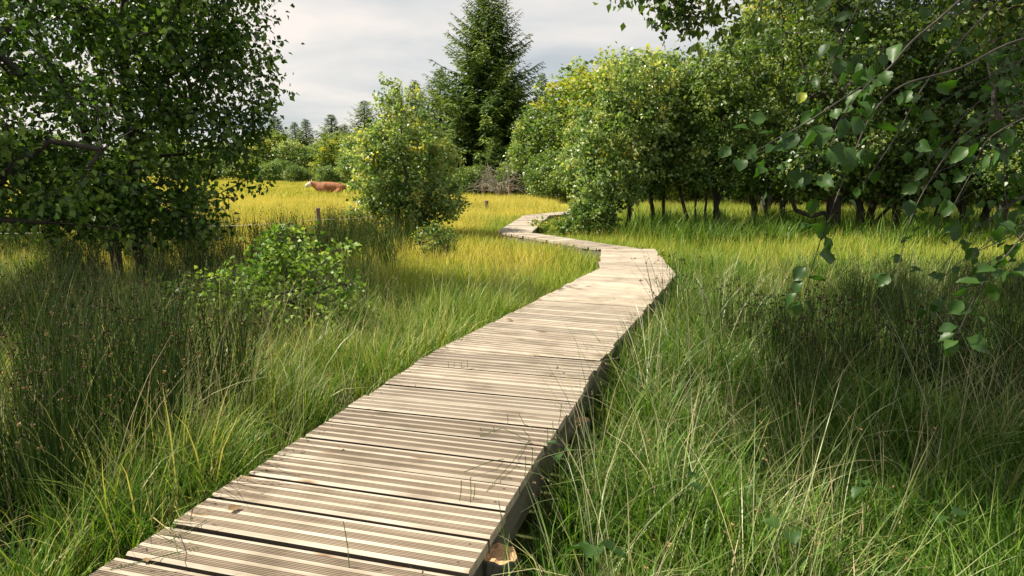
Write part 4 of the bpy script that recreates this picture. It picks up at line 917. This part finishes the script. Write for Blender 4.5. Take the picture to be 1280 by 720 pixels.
# ------------------------------------------------------------------ cow
def cow():
    y = 38.5; x = gx(413, y)
    root = ob('cow', None, loc=(x, y, -.06), label='brown cow with white face lying in the golden meadow', cat='cow')
    # skeleton, facing -X
    N_ = [((.62, 0, .55), .30), ((.25, 0, .56), .36), ((-.15, 0, .58), .36), ((-.5, 0, .60), .30), ((-.72, -.02, .70), .22), ((-.90, -.04, .78), .17), ((-1.04, -.05, .80), .165), ((-1.22, -.07, .70), .12), ((-1.34, -.08, .62), .095),
          ((.88, 0, .60), .20),
          ((-.45, -.28, .34), .15), ((-.72, -.36, .16), .08), ((-.45, -.40, .09), .055), ((-.45, .28, .34), .15), ((-.75, .34, .16), .08), ((-.5, .38, .09), .055),
          ((.62, -.32, .40), .20), ((.25, -.44, .24), .12), ((.58, -.46, .10), .06), ((.30, -.52, .07), .05), ((.62, .3, .36), .18), ((.3, .42, .2), .1), ((.6, .42, .1), .06)]
    E_ = [(0, 1), (1, 2), (2, 3), (3, 4), (4, 5), (5, 6), (6, 7), (7, 8), (0, 9), (3, 10), (10, 11), (11, 12), (3, 13), (13, 14), (14, 15), (0, 16), (16, 17), (17, 18), (18, 19), (0, 20), (20, 21), (21, 22)]
    me = bpy.data.meshes.new('body'); me.from_pydata([n[0] for n in N_], E_, []); o = ob('body', me, root)
    sk = o.modifiers.new('skin', 'SKIN'); 
    for v, n in zip(me.skin_vertices[0].data if me.skin_vertices else [], N_): v.radius = (n[1], n[1])
    if not me.skin_vertices:
        bm = bmesh.new(); bm.from_mesh(me); lay = bm.verts.layers.skin.verify(); bm.verts.ensure_lookup_table()
        for k, n in enumerate(N_): bm.verts[k][lay].radius = (n[1]*.9, n[1]*1.0); bm.verts[k][lay].use_root = (k == 0)
        bm.to_mesh(me); bm.free()
    sk.use_smooth_shade = True
    sb = o.modifiers.new('smooth', 'SUBSURF'); sb.levels = 2; sb.render_levels = 2
    m, t, Nn, L = node_mat('cow_hide'); tcn = Nn('ShaderNodeTexCoord'); n = Nn('ShaderNodeTexNoise'); n.inputs['Scale'].default_value = 1.8; n.inputs['Detail'].default_value = 3; L(tcn.outputs['Object'], n.inputs['Vector'])
    sp = Nn('ShaderNodeSeparateXYZ'); L(tcn.outputs['Object'], sp.inputs[0])
    # white head and brisket, brown elsewhere
    a = Nn('ShaderNodeMath'); a.operation = 'MULTIPLY_ADD'; L(n.outputs[0], a.inputs[0]); a.inputs[1].default_value = .5; L(sp.outputs[0], a.inputs[2])
    r = ramp(t, [(.0, (1, 1, 1)), (.012, (0, 0, 0))]); a2 = Nn('ShaderNodeMath'); a2.operation = 'ADD'; L(a.outputs[0], a2.inputs[0]); a2.inputs[1].default_value = .70; L(a2.outputs[0], r.inputs[0])
    low = Nn('ShaderNodeMath'); low.operation = 'MULTIPLY_ADD'; L(n.outputs[0], low.inputs[0]); low.inputs[1].default_value = .9; L(sp.outputs[2], low.inputs[2])
    r2 = ramp(t, [(.66, (1, 1, 1)), (.69, (0, 0, 0))]); L(low.outputs[0], r2.inputs[0])
    mx = Nn('ShaderNodeMix'); mx.data_type = 'RGBA'; mx.blend_type = 'LIGHTEN'; mx.inputs[0].default_value = 1; L(r.outputs[0], mx.inputs[6]); L(r2.outputs[0], mx.inputs[7])
    cm = Nn('ShaderNodeMix'); cm.data_type = 'RGBA'; L(mx.outputs[2], cm.inputs[0]); nb_ = Nn('ShaderNodeTexNoise'); nb_.inputs['Scale'].default_value = 5; nb_.inputs['Detail'].default_value = 4; L(tcn.outputs['Object'], nb_.inputs['Vector']); rb_ = ramp(t, [(.35, (.15, .05, .018)), (.65, (.36, .14, .045))]); L(nb_.outputs[0], rb_.inputs[0]); L(rb_.outputs[0], cm.inputs[6]); cm.inputs[7].default_value = (.6, .54, .45, 1)
    b = Nn('ShaderNodeBsdfPrincipled'); b.inputs['Roughness'].default_value = .8; L(cm.outputs[2], b.inputs['Base Color']); oo = Nn('ShaderNodeOutputMaterial'); L(b.outputs[0], oo.inputs[0]); me.materials.append(m)
    brown = plain('cow_ear_brown', (.40, .15, .05), var=.1); horn = plain('horn', (.55, .48, .36), var=.1)
    for s in (-1, 1):
        g = Geo(); leaves(g, np.array([[-1.0, -.05+s*.13, .90]]), np.array([[.15, s*1.0, -.1]]), np.array([[-.3, 0, 1.]]), .2, .11, .5, 0, .3); leaves(g, np.array([[-.99, -.05+s*.13, .89]]), np.array([[.15, s*1.0, -.1]]), np.array([[-.3, 0, 1.]]), .19, .1, .5, 0, -.1); ob('ear', g.mesh('ear', [brown]), root)
        g = Geo(); tubes(g, [[-1.0, -.05+s*.08, .92], [-1.02, -.05+s*.16, .98]], [[-1.02, -.05+s*.16, .98], [-1.06, -.05+s*.19, 1.05]], [.022, .016], [.016, .005], 6); ob('horn', g.mesh('horn', [horn], True), root)
    g = Geo(); tubes(g, [[1.0, 0, .7], [1.1, -.05, .5], [1.08, -.15, .25]], [[1.1, -.05, .5], [1.08, -.15, .25], [.95, -.3, .08]], [.035, .025, .022], [.025, .022, .04], 6); ob('tail', g.mesh('tail', [brown], True), root)
cow()
